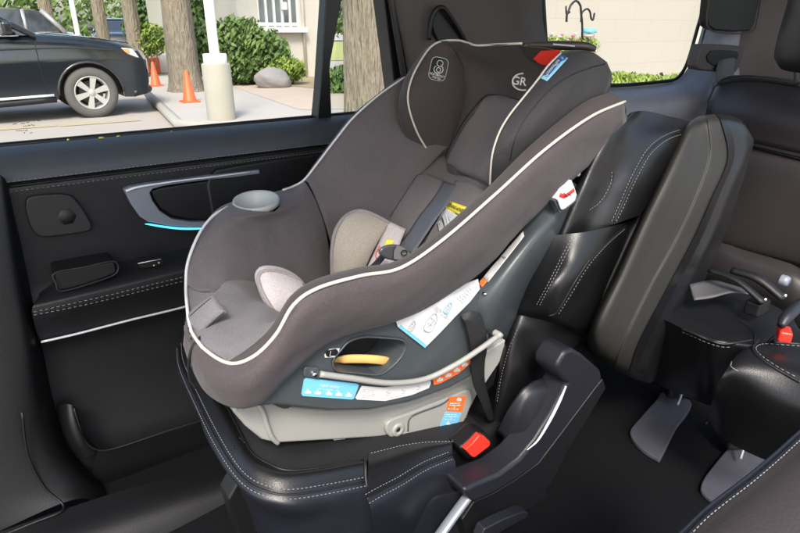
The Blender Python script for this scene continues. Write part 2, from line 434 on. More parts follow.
# seams
def seam(parent, surf, px, r=.0011, m='black', Y=None, name='seam', off=.0005):
    return tube(name, ond(surf, px, off, Y), r, M[m], parent, n=2, seg=5)
#seam(arm, arm, [(295,187),(304,196),(314,208),(321,222),(326,238),(330,255),(332,275)], r=.0016)
tube('piping', [p+Vector((0,-.002,.001)) for p in rim0[1:]]+[], .0025, M['pipe'], near, n=8, seg=8)
tube('piping', [P(203,348,.708), P(191,330,.766), P(187,305,.817), P(186,284,.882), P(188,262,.918), P(199,234,.948), P(213,216,.972), P(228,207,.99)], .0024, M['pipew'], arm, n=8, seg=8)
tube('piping', [P(283,190,1.03), P(294,186,1.045), P(305,179,1.05), P(320,160,1.052), P(336,139,1.054), P(354,117,1.054), P(379,95,1.054), P(405,77,1.054)], .0022, M['pipew'], sidew, n=8, seg=8)
# tab of folded fabric on the front lip
tb = patch('fabric_tab', pp([[(188,314,.80),(200,303,.785),(213,294,.77)],[(190,327,.785),(205,316,.765),(221,304,.752)],[(200,336,.755),(211,325,.75),(227,312,.74)]]), M['fabl'], pan, puff=.007, thick=.004)
seam(tb, tb, [(190,316),(201,306),(211,298)], r=.0006); seam(tb, tb, [(201,333),(212,323),(224,312)], r=.0006)
tube('crotch_strap_end', [P(200,338,.735), P(192,348,.74), P(189,362,.745), P(190,378,.75), P(196,386,.75)], .006, M['webk'], cs, n=6, flat=.35)
# cup holder
cc = P(256, 201, .985)
tilt = Matrix.Rotation(R(7), 4, 'X') @ Matrix.Rotation(R(-5), 4, 'Y')
lathe('cup_holder', [(.0,-.032),(.016,-.031),(.029,-.018),(.0350,-.005),(.0375,0),(.041,.001),(.0425,-.003),(.0415,-.010),(.036,-.012),(.031,-.020),(.018,-.034),(0,-.035)], cc+Vector((0,0,.003)), M['cup'], cs, n=48, mt=tilt)
bm = bmesh.new(); bm.from_mesh(arm.data)
bmesh.ops.delete(bm, geom=[f for f in bm.faces if (f.calc_center_median().xy-cc.xy).length < .0405 and f.calc_center_median().z > cc.z-.018], context='FACES'); bm.to_mesh(arm.data); bm.free()
# cream body support
lobe = patch('body_support', pp([
  [(331,280,.90),(331,240,.905),(340,220,.91),(357,210,.915)],
  [(343,280,.88),(345,248,.885),(356,228,.89),(376,214,.90)],
  [(352,276,.872),(358,254,.872),(370,236,.875),(389,221,.885)],
  [(364,274,.87),(370,258,.868),(379,241,.868),(391,222,.88)]]), M['cream'], cs, puff=.010, thick=.014)
tube('piping', on(lobe, [(332,276),(332,250),(335,233),(342,220),(351,213),(361,211),(372,214),(382,219),(389,223)], .001, .89), 0.0038, M['pipeG'], lobe, n=6)
lobe2 = patch('leg_support', pp([
  [(257,275,.835),(262,268,.835),(277,269,.84),(296,277,.845)],
  [(257,285,.815),(266,276,.812),(283,277,.815),(303,284,.825)],
  [(262,300,.79),(275,294,.785),(292,290,.79),(310,292,.80)],
  [(273,316,.77),(288,312,.77),(303,308,.77),(320,305,.78)]]), M['lilac'], cs, puff=.010, thick=.014)
tube('piping', on(lobe2, [(275,313),(267,301),(261,289),(258.5,279),(261,272.5),(269,270.5),(280,272),(292,276.5),(303,284)], .0005), 0.0034, M['pipeG'], lobe2, n=6)
# seat pad under the buckle and printed label below the chest
padl = patch('seat_insert', pp([[(389,221,.878),(406,229,.855)],[(378,244,.865),(396,252,.83)],[(364,274,.86),(388,276,.82)]]), M['lilac'], cs, thick=.012)
decal('yellow_dot', padl, [(387,239),(394,240),(391,247),(384,246)], M['yellow'], padl)
tube('red_print', on(padl, [(380,246),(376,254),(377,262)], .001, .86), .0012, M['red'], padl, seg=5)
# harness pads
hp = patch('harness_pad', pon(back, [
  [(417,175),(428,174),(444,181)],[(403,196),(420,197),(437,203)],[(388,218),(404,223),(420,228)],[(380,232),(395,238),(410,244)]], .012), M['fabi'], cs, puff=.007, thick=.012)
seam(hp, hp, [(416,177),(403,197),(390,217)], r=.0008)
hp2 = patch('harness_pad', pon(back, [
  [(456,180),(472,183),(486,190)],[(447,201),(462,206),(476,213)],[(436,222),(450,229),(464,236)],[(424,242),(438,250),(452,258)]], .012), M['fabi'], cs, puff=.005, thick=.012)
yl = decal('warning_label', hp2, [(447,200),(469,208),(463,217),(442,205)], M['yellow'], hp2, off=.002)
text_on('warning_lettering', 'RNING\u2022ADVER', hp2, (456,208.3), (462,210.9), 5.2, M['black'], yl, off=.0075)
wl = decal('warning_text_panel', hp2, [(442,206),(462,218),(450,229),(430,222)], M['white'], hp2, off=.002)
print_rows('small_print', hp2, [(441,208),(461,219),(450,228),(431,221)], 6, .6, M['lgrey'], wl, off=.0034)
decal('white_tag', hp2, [(420,238),(433,243),(424,254),(413,249)], M['lilac'], hp2, off=.002)
# webbing strap to the buckle
strap = patch('harness_strap', [on(back, [(444,181),(456,185)], .018), on(back, [(433,198),(447,204)], .022), on(back, [(421,213),(436,219)], .024), on(back, [(409,231),(424,237)], .026), on(back, [(396,248),(413,253)], .03)], M['web'], cs, thick=.002)
# buckle
bkp = Pl('_bk', .762)
bk = prism('buckle', [P(x, y, .765) for x, y in [(380,252),(383,247.5),(389,245),(396,244.5),(404,246.5),(410,251),(412,256),(409,260),(400,261),(390,260),(383,257)]], (.004,.014,-.004), mat('buckle_grey', (.085,.09,.10), .25, coat=.5), cs, bevel=.0045, seg=4, smooth_n=3)
prism('buckle_face', [P(x, y, .7645) for x, y in [(395,246.5),(401,246.5),(407,250),(410,255),(407,258.5),(400,259.5),(394,259),(393,252)]], (.001,.003,-.001), mat('buckle_face', (.22,.225,.235), .3, coat=.3), bk, bevel=.001, smooth_n=2)
tube('button_ring', on(bkp, [(401,252.5),(404,250.2),(407,251.5),(406,254.5),(403,255.2)], .001, .76), .0009, M['black'], bk, closed=True, seg=5)
tube('button_gap', on(bkp, [(396,245.5),(393.5,250),(393,258)], .001, .77), .0008, M['black'], bk, seg=5)
tube('crotch_strap', [P(386,252,.80), P(378,262,.805), P(366,274,.81), P(352,288,.81)], .012, M['webk'], cs, flat=.3)
# ---- headrest ---------------------------------------------------------
hr = patch('headrest', pp([
  [(440,41,.975),(458,41,.93),(477,45,.86),(520,44,.76),(560,50,.70)],
  [(452,54,.96),(468,60,.93),(500,66,.855),(530,70,.77),(562,78,.70)],
  [(458,74,.955),(474,84,.915),(500,90,.865),(528,95,.775),(555,102,.69)],
  [(462,98,.95),(472,106,.90),(496,112,.86),(512,120,.78),(535,132,.69)],
  [(455,130,.95),(465,138,.89),(482,145,.85),(500,152,.77),(515,160,.69)],
  [(441,167,.955),(450,172,.89),(464,177,.85),(480,183,.77),(494,186,.69)]]), M['fabh'], cs)
box('headrest_shell', P(520,100,.84)+Vector((.075,0,-.02)), (.04,.20,.15), M['shell'], hr, bevel=.012)
fw = patch('headrest_wing', pp([
  [(423,50,1.012),(430,45,.995),(438,42.5,.98),(446,43,.965),(452,47,.955)],
  [(404,80,1.012),(412,80,.982),(430,74,.965),(450,66,.948),(464,68,.94)],
  [(398,110,1.008),(408,104,.975),(430,98,.955),(456,92,.938),(469,92,.935)],
  [(406,138,1.0),(418,135,.968),(434,130,.955),(452,124,.942),(462,120,.94)],
  [(428,170,.985),(438,168,.962),(441,162,.955),(446,154,.95),(451,146,.948)]]), M['fabh'], hr, thick=.03)
tube('piping', [P(440,169,.952), P(430,154,.96), P(418,134,.966), P(410,112,.970), P(408,95,.974), P(412,78,.978), P(420,62,.984), P(430,48,.986), P(441,41.5,.975), P(458,40.5,.93), P(468,43,.895), P(477.5,45.5,.86), P(498,44.5,.81), P(522,43.5,.755)], .0021, M['pipe'], hr, n=8)
ins = patch('head_cushion', pon(hr, [
  [(484,98),(496,95),(512,98),(530,103)],
  [(464,127),(480,127),(498,130),(515,138)],
  [(453,148),(466,152),(484,158),(504,165)],
  [(446,163),(457,171),(474,178),(490,184)]]), M['fabi'], hr, puff=.010, thick=.006)
seam(hr, hr, [(443,165),(450,148),(461,126),(473,109),(483,98),(492,94.5),(510,98),(530,103)], r=.0016)
nw = patch('headrest_wing', pp([
  [(561,52,.69),(575,50,.672),(592,52,.66),(607,62,.675)],
  [(536,82,.68),(560,76,.655),(588,72,.643),(612,78,.675)],
  [(511,113,.675),(540,104,.65),(570,98,.637),(604,100,.675)],
  [(496,140,.675),(520,134,.65),(548,126,.642),(578,122,.675)],
  [(491,163,.678),(508,158,.66),(528,152,.652),(548,148,.675)],
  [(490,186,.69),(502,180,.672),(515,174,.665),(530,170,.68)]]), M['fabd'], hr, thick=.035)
seam(nw, nw, [(605,64),(590,68),(570,76),(552,88),(535,106),(522,124),(514,142),(510,160)], r=.0009)
tube('piping', [P(561,53,.688), P(548,66,.683), P(536,82,.678), P(523,98,.675), P(511,113,.673), P(502,127,.673), P(496,141,.673), P(492,156,.675), P(490.5,172,.68), P(490,185,.686)], .0017, M['pipe'], nw, n=8)
# adjuster at the top
def nearer(pts, d): return [p+(CAM-p).normalized()*d for p in pts]
tube('adjuster_handle', [P(523,46,.755), P(535,45.5,.745), P(560,45.5,.71), P(585,46.5,.678), P(595,49,.668)], [.006,.0085,.0095,.009,.006], mat('handle_brown', (.035,.03,.026), .45), hr, n=6, flat=.8, seg=12)
prism('adjuster_mount', on(hr, [(519,45),(540,45),(556,50),(545,54),(534,63),(527,57)], .008), (CAM-P(540,50,.74)).normalized()*-.012, D.materials['handle_brown'], hr, bevel=.003)
prism('adjuster_button', on(hr, [(533,59),(541,51),(568,52),(562,62),(553,67),(540,64)], .013), (CAM-P(540,50,.74)).normalized()*-.014, M['red'], hr, bevel=.003)
bars_on('handle_print', Pl('_h', .680), [((553,44.2),(575,46.2))], 1.2, M['lgrey'], hr)
# logo oval
oc = on(hr, [(523,82),(534,84),(521,70)], .006)
vw = (CAM-oc[0]).normalized(); ux = Vector((math.cos(YAW), -math.sin(YAW), -.12)); ux = (ux-vw*ux.dot(vw)).normalized(); uy = vw.cross(ux)
N = [oc[0]+ux*math.cos(a)*.0195+uy*math.sin(a)*.0150 for a in [2*math.pi*i/28 for i in range(28)]]
lg = prism('logo_badge', N, (CAM-oc[0]).normalized()*-.004, M['black'], hr)
tube('logo_ring', [p+(CAM-oc[0]).normalized()*.0006 for p in N], 0.0016, M['pipew'], lg, closed=True, n=1, seg=6)
text('logo_lettering', 'GRACO', oc[0]+(CAM-oc[0]).normalized()*.0016+ux*.0150, ux, uy, .0205, M['pipew'], lg)
# badge on the far wing
def rrect(cx, cy, w, h, r, ang=0, n=4):
    out = []
    for sx, sy, a0 in ((1,1,0),(-1,1,90),(-1,-1,180),(1,-1,270)):
        for k in range(n+1):
            a = R(a0+90*k/n); x = sx*(w/2-r)+r*math.cos(a); y = sy*(h/2-r)+r*math.sin(a)
            out.append((cx+x*math.cos(ang)-y*math.sin(ang), cy+x*math.sin(ang)+y*math.cos(ang)))
    return out
bd = from_data('safety_badge', on(fw, rrect(438.5, 69, 17, 23, 5, R(12)), .0014), [tuple(range(20))], M['black'], fw, smooth=False)
tube('badge_ring', on(fw, rrect(438.5, 69, 17, 23, 5, R(12)), .0018), .0006, M['white'], bd, closed=True, n=1, seg=5)
def ring_on(surf, cx, cy, rx, ry, r, m, parent, name='badge_figure', a0=0, a1=360, off=.0022):
    n = 18; cl = a1-a0 >= 360
    pts = on(surf, [(cx+rx*math.cos(R(a0+(a1-a0)*i/(n if cl else n-1))), cy+ry*math.sin(R(a0+(a1-a0)*i/(n if cl else n-1)))) for i in range(n)], off)
    return tube(name, pts, r, m, parent, closed=cl, n=1, seg=5)
ring_on(fw, 440, 63.5, 3, 3, .0008, M['white'], bd)
ring_on(fw, 438.5, 69.5, 4.6, 4.2, .0009, M['white'], bd, a0=-60, a1=240)
ring_on(fw, 438.5, 70, 2, 2.4, .0008, M['white'], bd)
text_on('badge_lettering', 'SIDE IMPACT', fw, (437.3,75.3), (442.5,76.8), 2.6, M['white'], bd, off=.0024)
text_on('badge_lettering', 'TESTED', fw, (436.4,78), (441.5,79.5), 2.6, M['white'], bd, off=.0024)
# blue sticker on the near wing
bl = decal('blue_sticker', nw, [(561,55),(568,58),(547,81),(540.5,78)], mat('label_sky', (.28,.60,.78), .4), nw, off=.002)
bl2 = decal('navy_band', nw, [(558,58.5),(562,60),(547.5,77),(543.5,75)], M['blueD'], bl, off=.003)
text_on('sticker_lettering', 'ProtectPlus', nw, (552.5,67.8), (557.5,62.0), 5.2, M['white'], bl2, off=.004)
ring_on(nw, 562.5, 58, 2.6, 2.2, .0016, M['blueD'], bl, name='sticker_emblem', off=.0035)
# ---- plastic shell ----------------------------------------------------
shell = patch('shell', pp([
  [(536,190,.66),(566,180,.64),(584,190,.68)],
  [(530,213,.66),(563,205,.635),(580,212,.68)],
  [(508,246,.655),(543,232,.615),(566,240,.68)],
  [(486,274,.65),(519,268,.612),(546,274,.69)],
  [(464,300,.66),(500,303,.618),(526,308,.69)],
  [(455,325,.67),(487,333,.636),(509,343,.69)]]), M['shell'], cs, thick=.03)
slab('shell_core', [(580,185),(575,215),(560,245),(540,280),(520,312),(505,340),(480,345),(455,325),(450,300),(500,250),(540,200)], .69, 1.0, M['shell'], cs, bevel=.01)
low_sh = slab('lower_shell', [(228,402),(232,385),(262,372),(290,365),(330,322),(395,305),(450,290),(478,290),(486,310),(490,335),(486,352),(478,372),(450,388),(410,402),(370,410),(330,411),(275,405),(245,409)], .638, .725, M['shell'], cs, bevel=.005)
slab('lower_core', [(320,405),(330,385),(380,362),(450,345),(490,345),(478,372),(410,402)], .72, .98, M['shell'], cs, bevel=.01)
cpx = [(333,361),(341,350),(350,341),(365,337),(385,338),(402,340),(406,346),(403,354),(397,362),(388,370),(377,375),(355,373),(337,371)]
cut = prism('cutter', [P(x, y, .638)-Vector((0,.05,0)) for x, y in cpx], (0,.12,0), M['black'])
md = low_sh.modifiers.new('c', 'BOOLEAN'); md.object = cut; md.operation = 'DIFFERENCE'; md.solver = 'EXACT'
low_sh.modifiers.move(1, 0)
bpy.context.view_layer.update()
dg = bpy.context.evaluated_depsgraph_get()
me = D.meshes.new_from_object(low_sh.evaluated_get(dg)); low_sh.modifiers.clear(); low_sh.data = me; D.objects.remove(cut)
slab('belt_path_shade', [(325,325),(420,325),(420,385),(325,385)], .700, .717, M['webk'], low_sh)  # black sheet standing in for the shade inside the belt opening
tube('yellow_strap', [P(328,367,.70), P(340,360,.665), P(365,359,.655), P(385,361,.655), P(395,365,.68), P(400,370,.70)], .0075, M['strapY'], low_sh, flat=.35, up=(0,1,0))
tube('opening_lip', [P(x, y, .637) for x, y in [(333,361),(341,350),(350,341),(365,337),(385,338),(402,340),(406,346),(403,354),(397,362),(388,370),(377,375),(355,373),(337,371)]], .0016, M['shell'], low_sh, closed=True, n=3)
pl = Pl('_a', .6375); plB = Pl('_b', .684); plC = Pl('_c', .676)
def flat(name, px, Y, m, parent, t=.0008, **kw): return slab(name, px, Y, Y+t, m, parent, **kw)
# recline bar
tube('recline_bar', [P(320,374,.632), P(350,378,.628), P(390,383,.626), P(425,379,.626), P(455,365,.612), P(480,349,.606), P(498,336,.608)], .0048, M['shellL'], low_sh, n=8, seg=10)
slab('bar_bracket', [(304,370),(306,367),(319,368),(321,376),(319,380),(304,377)], .632, .64, M['shell'], low_sh, bevel=.002)
lathe('screw', [(0,-.004),(.003,-.004),(.004,0),(.004,.004)], P(314,374,.63), M['chrome'], low_sh, n=14, axis='Y')
lathe('pivot', [(0,-.006),(.0045,-.006),(.006,0),(.006,.01)], P(499,335,.607), M['shellL'], low_sh, n=18, axis='Y')
# labels on the lower shell
Lb = flat('blue_label', [(304,380),(306,378),(357,383.5),(359,385),(354,398.5),(352,399.5),(303,396),(301.5,394)], .6365, M['blue'], low_sh)
text_on('label_lettering', 'rapid recline', pl, (330,386), (340,387.2), 4.6, M['white'], Lb)
print_rows('small_print', pl, [(318,388),(345,391),(345,392),(318,389)], 1, .5, M['white'], Lb)
for i, x in enumerate((308,318,329,339,349)):
    y = 391.5+i*.8
    flat('cloud_symbol', [(x-3,y+2),(x-3.4,y),(x-1.5,y-.6),(x,y-2.6),(x+1.5,y-.6),(x+3.4,y),(x+3,y+2)], .6358, M['white'], Lb, t=.0004)
Lw = flat('instruction_label', [(362,386),(385,387.5),(408,384),(430,378.5),(431,383),(429,388),(412,395),(385,401),(357,399.5),(355.5,398)], .6365, M['white'], low_sh)
print_rows('small_print', pl, [(363,388.5),(379,390),(377,399),(359,398)], 5, .5, M['lgrey'], Lw)
print_rows('small_print', pl, [(381,398),(411,393),(411,395),(381,400)], 1, .5, M['lgrey'], Lw, seed=4)
for (x, y, a) in ((388,393.5,-12),(403,391,-18),(418,387,-24)):
    s_, c_ = math.sin(R(a)), math.cos(R(a)); q = lambda u, v: (x+u*c_-v*s_, y+u*s_+v*c_)
    tube('diagram', on(pl, [q(-4,3), q(-5,0), q(-2,-3), q(3,-2), q(5,1), q(2,3)], .0006), .0006, M['lgrey'], Lw, closed=True, n=3, seg=4)
    bars_on('diagram', pl, [(q(-3,1), q(3,-1)), (q(-2,2), q(1,2)), (q(-1,-2), q(2,1))], .8, M['lgrey'], Lw)
Lo = flat('orange_label', [(433,379),(437,376),(455,367),(469,356.5),(470.5,358),(471,363),(458,374),(440,383.5),(434,385)], .6365, M['orange'], low_sh)
for i, (x, y) in enumerate(((440,379.5),(448.5,375),(457,370),(465,364.5))):
    flat('cloud_symbol', [(x-3,y+2.4),(x-3.2,y+.2),(x-1.5,y-.6),(x,y-2.6),(x+1.5,y-1.6),(x+3.2,y-1.6),(x+3,y+1)], .6358, M['white'], Lo, t=.0004)
bars_on('small_print', pl, [((448,370),(464,360.5))], .9, M['yellow'], Lo)
# black and white round badge beside the opening
b4 = flat('belt_badge', [(324.5,355),(330,349),(340,348.3),(339,351),(334.5,357.2),(325,357.6)], .6365, M['white'], low_sh)
flat('badge_field', rrect(332, 353, 12.5, 6.6, 2.8, R(-12)), .6358, M['black'], b4, t=.0004)
bars_on('badge_figure', pl, [((330.5,350.8),(329.5,355.5)),((330.3,353),(334,354.8)),((332.4,351.2),(333.4,353)),((329.5,355.5),(335,355.5))], 1.2, M['white'], b4)
# instruction sheets below the cover
Lf = flat('instruction_label', [(478,279),(480,289),(470,302),(455,317),(440,333),(425,348),(398,327),(395,318),(430,302),(462,285)], .634, M['white'], low_sh)
flat('label_border', [(398,327),(401,325.4),(427,345.4),(425,348)], .6333, M['blue'], Lf, t=.0004)
pl2 = Pl('_d', .6332)
print_rows('small_print', pl2, [(470,287),(476,292),(463,306),(456,299)], 6, .5, M['lgrey'], Lf)
print_rows('small_print', pl2, [(437,306),(453,317),(449,321),(433,310)], 3, .5, M['lgrey'], Lf, seed=3)
print_rows('small_print', pl2, [(401,323),(426,343),(425,345),(400,325)], 1, .7, M['white'], Lf, seed=6)
for (x, y, s) in ((431,324,1.0),(412,327,.55),(448,309,.6)):
    tube('diagram', on(pl2, [(x-7*s,y+6*s),(x-5*s,y-2*s),(x+1*s,y-9*s),(x+5*s,y-10*s),(x+6*s,y-4*s),(x+3*s,y+3*s),(x-1*s,y+8*s)], .0004), .0008, M['lgrey'] if s != .6 else M['blue'], Lf, closed=True, n=4, seg=4)
    bars_on('diagram', pl2, [((x-4*s,y+3*s),(x+3*s,y-5*s)),((x-2*s,y+5*s),(x+4*s,y-2*s)),((x-3*s,y-1*s),(x+1*s,y+2*s)),((x,y-6*s),(x+4*s,y-3*s))], .9, M['lgrey'], Lf)
Lg = decal('instruction_strip', shell, [(523,231),(524,236),(488,282),(482,276)], M['white'], shell, off=.0015, n=10)
print_rows('small_print', shell, [(521.5,236),(523,238),(489,280),(485,277)], 1, 2.2, M['lgrey'], Lg, off=.003)
print_rows('small_print', shell, [(519.5,237),(521,238),(486,278),(484.5,276)], 1, .6, M['black'], Lg, off=.0032, seed=5)
Lr = decal('orange_tag', shell, [(481,276),(487,281),(482,287),(476,282)], M['orange'], shell, off=.0015)
text_on('tag_lettering', 'r', shell, (481,281), (484,283), 4, M['white'], Lr, off=.003)
# recline indicator under the wing
ri = flat('recline_indicator', [(571.5,180),(574.5,187),(577,195),(575,201),(562,211),(556.5,199),(560,189)], .612, M['white'], near, t=.012, bevel=.001)
flat('indicator_side', [(556.5,199),(562,211),(560,213),(554,201)], .613, M['shell'], ri, t=.012)
tube('indicator_rim', [P(557,200,.6112), P(562,210,.6112), P(575,201,.6112), P(577,195,.6112)], .0012, M['shell'], ri, seg=6)
tube('red_arc', [P(560,195,.611), P(565,196,.611), P(570,193,.611), P(574,190,.611)], .0034, M['red'], ri, flat=.3, up=(0,1,0))
bars_on('indicator_mark', Pl('_e', .6085), [((564,196.5),(568,196)),((564,193),(567,197)),((568,193.5),(571,196))], .8, M['black'], ri)
lathe('rivet', [(0,-.003),(.0035,-.003),(.005,0),(.005,.004)], P(578,174,.634), M['shellL'], shell, n=14, axis='Y')
lathe('rivet', [(0,-.003),(.002,-.003),(.003,0),(.003,.004)], P(485,294,.63), M['chrome'], shell, n=12, axis='Y')
# ---- pale base --------------------------------------------------------
base = slab('base', [(236,398),(245,408),(262,404),(275,404),(300,408),(330,410.5),(370,409.5),(410,402),(450,387.5),(478,373),(492,358),(506,340),(509,341),(500,362),(493,380),(478,394),(470,410),(463,430),(430,434),(392,436.5),(330,440.5),(277,443.5),(262,440),(246,427),(233,412)], .684, .89, M['shellL'], cs, bevel=.012, seg=4)
slab('base_upright', [(483,354),(506,339.5),(505,345),(500,362),(484,386)], .645, .70, M['shellL'], base, bevel=.003)
tube('base_rib', [P(258,404,.683), P(263,412,.682), P(267,425,.682), P(272,437,.683), P(278,443,.686)], .004, M['shellL'], base, n=6)
ft = slab('foot_plate', [(390,420.5),(410,413),(440,401),(467,390.5),(472,393),(472.5,400),(467.5,415),(461,427),(455,431.5),(430,433.5),(408,435),(395,438.5),(389,436),(386,429)], .676, .70, M['shellL'], base, bevel=.004, smooth_n=3)
lathe('foot_knob', [(0,-.001),(.005,-.001),(.006,-.003),(.012,-.003),(.0135,0),(.0135,.01)], P(398,429.5,.676), M['shellL'], ft, n=28, axis='Y')
lathe('knob_hole', [(0,-.0015),(.0042,-.0015),(.0042,.0)], P(398,429.5,.6755), M['black'], ft, n=16, axis='Y')
tube('foot_recess', [P(408,431,.6755), P(409,420,.6755), P(416,414,.6755), P(440,405,.6755), P(449,399,.6755)], .0016, M['shell'], ft, n=6, seg=6)
fo1 = flat('orange_label', [(449,397),(466.5,396),(462,412),(446,411)], .6752, M['orange'], ft)
print_rows('small_print', plC, [(450.5,402.5),(463,402),(460.5,410.5),(447.5,409.5)], 4, .8, M['white'], fo1)
flat('cloud_symbol', [(457,401),(457,399),(459,397.5),(461.5,398.5),(461.5,401)], .6746, M['white'], fo1, t=.0004)
fo2 = flat('blue_label', [(446,411.5),(462,412.5),(455,429),(439.5,428)], .6752, M['blue'], ft)
print_rows('small_print', plC, [(446.5,414),(460,414),(457,421),(444.5,420)], 4, .5, M['white'], fo2)
flat('diamond_symbol', [(446,424),(448.5,421.5),(451,424),(448.5,427)], .6746, M['white'], fo2, t=.0004)
slab('foot_stop', [(333,438),(346,437),(346,439.5),(334,441)], .69, .72, M['shellL'], base, bevel=.002)
# ================================================================== SECOND ROW SEAT UNDER THE CHILD SEAT
vs_ = thing('second_row_seat', 'black leather second row seat with pale stitching that carries the child seat', 'car seat', P(300, 500, .8)+Vector((0,0,-.3)))
z0, k = -.6, .25
def cz(x): return H + z0 - k*(x-.2)
# cushion outline (outer seam) round the front corner
out_px = [(200,407),(215,437),(232,465),(246,481),(262,490),(287,495),(325,490),(366,482),(402,472),(455,454)]
inn_px = [(213,382),(226,405),(245,442),(253,454),(265,462),(285,470),(312,469),(365,460),(400,446),(452,440)]
outp = [Vector((.235,1.12,cz(.235))), Vector((.215,1.03,cz(.215)))] + [PS(x, y, z0, k) for x, y in out_px] + [Vector((.66,.602,cz(.66)))]
innp = [Vector((.285,1.08,cz(.285)+.01)), Vector((.268,1.0,cz(.268)+.01))] + [PS(x, y, z0+.01, k) for x, y in inn_px] + [Vector((.66,.655,cz(.66)+.01))]
mids = [(a+b)/2+Vector((0,0,.014)) for a, b in zip(outp, innp)]
cen = Vector((.45, .84, 0))
def outw(p, q): 
    d = Vector((p.x-cen.x, p.y-cen.y, 0))
    if p.x > .3: d = Vector((0, -1, 0))
    elif p.y > .75: d = Vector((-1, 0, 0))
    return d.normalized()*q
fr_ = lambda p: max(0, min(1, (.36-p.x)/.12))
s1 = [p+outw(p,.012-.004*fr_(p))+Vector((0,0,-.014)) for p in outp]; s2 = [p+outw(p,.018-.028*fr_(p))+Vector((0,0,-.06)) for p in outp]
s3 = [p+outw(p,.010-.036*fr_(p))+Vector((0,0,-.14)) for p in outp]; s4 = [p+outw(p,-.02-.055*fr_(p))+Vector((0,0,-.24)) for p in outp]
top1 = [p.lerp(Vector((p.x if p.x>.3 else .33, .84, cz(p.x)+.012)), .35) for p in innp]; top2 = [Vector((max(p.x,.33), .84, cz(max(p.x,.33))+.005)) for p in innp]
NB = 9   # the rear block of the cushion starts here
cu = patch('cushion_bolster', [innp[:NB+1], mids[:NB+1], outp[:NB+1]], M['leather'], vs_, face=Vector((-.5,-1,3)), wr=.002)
cus = patch('cushion_side', [outp[:NB+1], s1[:NB+1], s2[:NB+1], s3[:NB+1], s4[:NB+1]], M['leatherB'], vs_, wr=.004)
oR = [PS(x, y, z0, k) for x, y in [(367,499),(383,490),(400,481),(425,466),(452,455)]]; iR = [PS(x, y, z0+.01, k) for x, y in [(369,453),(385,449),(402,445),(425,442),(452,441)]]
mR = [(a+b)/2+Vector((0,0,.010)) for a, b in zip(oR, iR)]
cu2 = patch('cushion_bolster', [iR, mR, oR], M['leather'], vs_, face=Vector((-.5,-1,3)))
cus2 = patch('cushion_side', [oR, offs(oR, (0,-.010,-.012)), offs(oR, (0,-.012,-.05)), offs(oR, (0,.0,-.14)), offs(oR, (0,.02,-.24))], M['leatherB'], vs_)
ctop = patch('cushion_top', [[p+Vector((0,0,-.003)) for p in innp], top1, top2], M['perf'], vs_, face=Vector((.4,.8,5)))
box('cushion_core', (.52,.87,cz(.5)-.14), (.5,.46,.2), M['trimD'], vs_, bevel=.03)
def up(pts, d): return [p+Vector((0,0,d)) for p in pts]
stitches('stitching', [[p+outw(p,-.005)+Vector((0,0,.0055)) for p in outp[:NB+1]], [p+outw(p,.005)+Vector((0,0,-.003)) for p in outp[:NB+1]]], cu, r=.0006)
stitches('stitching', [[p+Vector((0,0,.003))+outw(p,.006) for p in innp[1:NB+1]]], cu, r=.0005)
tube('seam', up(outp[:NB+1], .0005), .0016, M['black'], cu, n=8, seg=5); tube('seam', up(innp[:NB+1], .0005), .0022, M['black'], cu, n=8, seg=5)
stitches('stitching', [[p+Vector((0,.004,.0055)) for p in oR], [p+Vector((0,-.006,-.003)) for p in oR], [p+Vector((0,-.006,.004)) for p in iR]], cu2, r=.0006)
tube('seam', up(oR, .0005), .0014, M['black'], cu2, seg=5)
tube('block_gap', [innp[NB]+Vector((0,0,.002)), mids[NB]+Vector((0,0,.001)), outp[NB]+Vector((0,-.001,0)), s1[NB]+Vector((0,-.002,0)), s2[NB]+Vector((0,-.002,0)), s3[NB], s4[NB]], .003, M['black'], cu, seg=6)
tube('seam', [PS(233,448,z0+.016,k), PS(239,438,z0+.016,k), PS(245,443,z0+.014,k)], .0012, M['black'], cu, seg=5)
# lower valance of the cushion and rail
slab('seat_rail', [(228,500),(240,478),(262,500),(262,540),(240,540)], .70, .74, M['frame'], vs_, bevel=.004)
slab('seat_riser', [(285,525),(470,505),(520,560),(400,700),(310,700)], .70, 1.0, M['frame'], vs_, bevel=.01)
slab('valance', [(366,515),(420,498),(470,488),(500,520),(480,545),(366,545)], .585, .64, M['leatherB'], vs_, bevel=.012)
# red buckle and its black stalk
bkS = slab('belt_buckle', [(460,449),(471,440),(479,432),(487,433),(494,441),(492,449),(476,461),(468,460)], .602, .64, M['trimD'], vs_, bevel=.008)
slab('buckle_button', [(465.5,450),(473,443.5),(480,435),(484.5,436),(490.5,442),(490,446),(475,457.5),(472,457)], .590, .602, M['red'], bkS, bevel=.002)
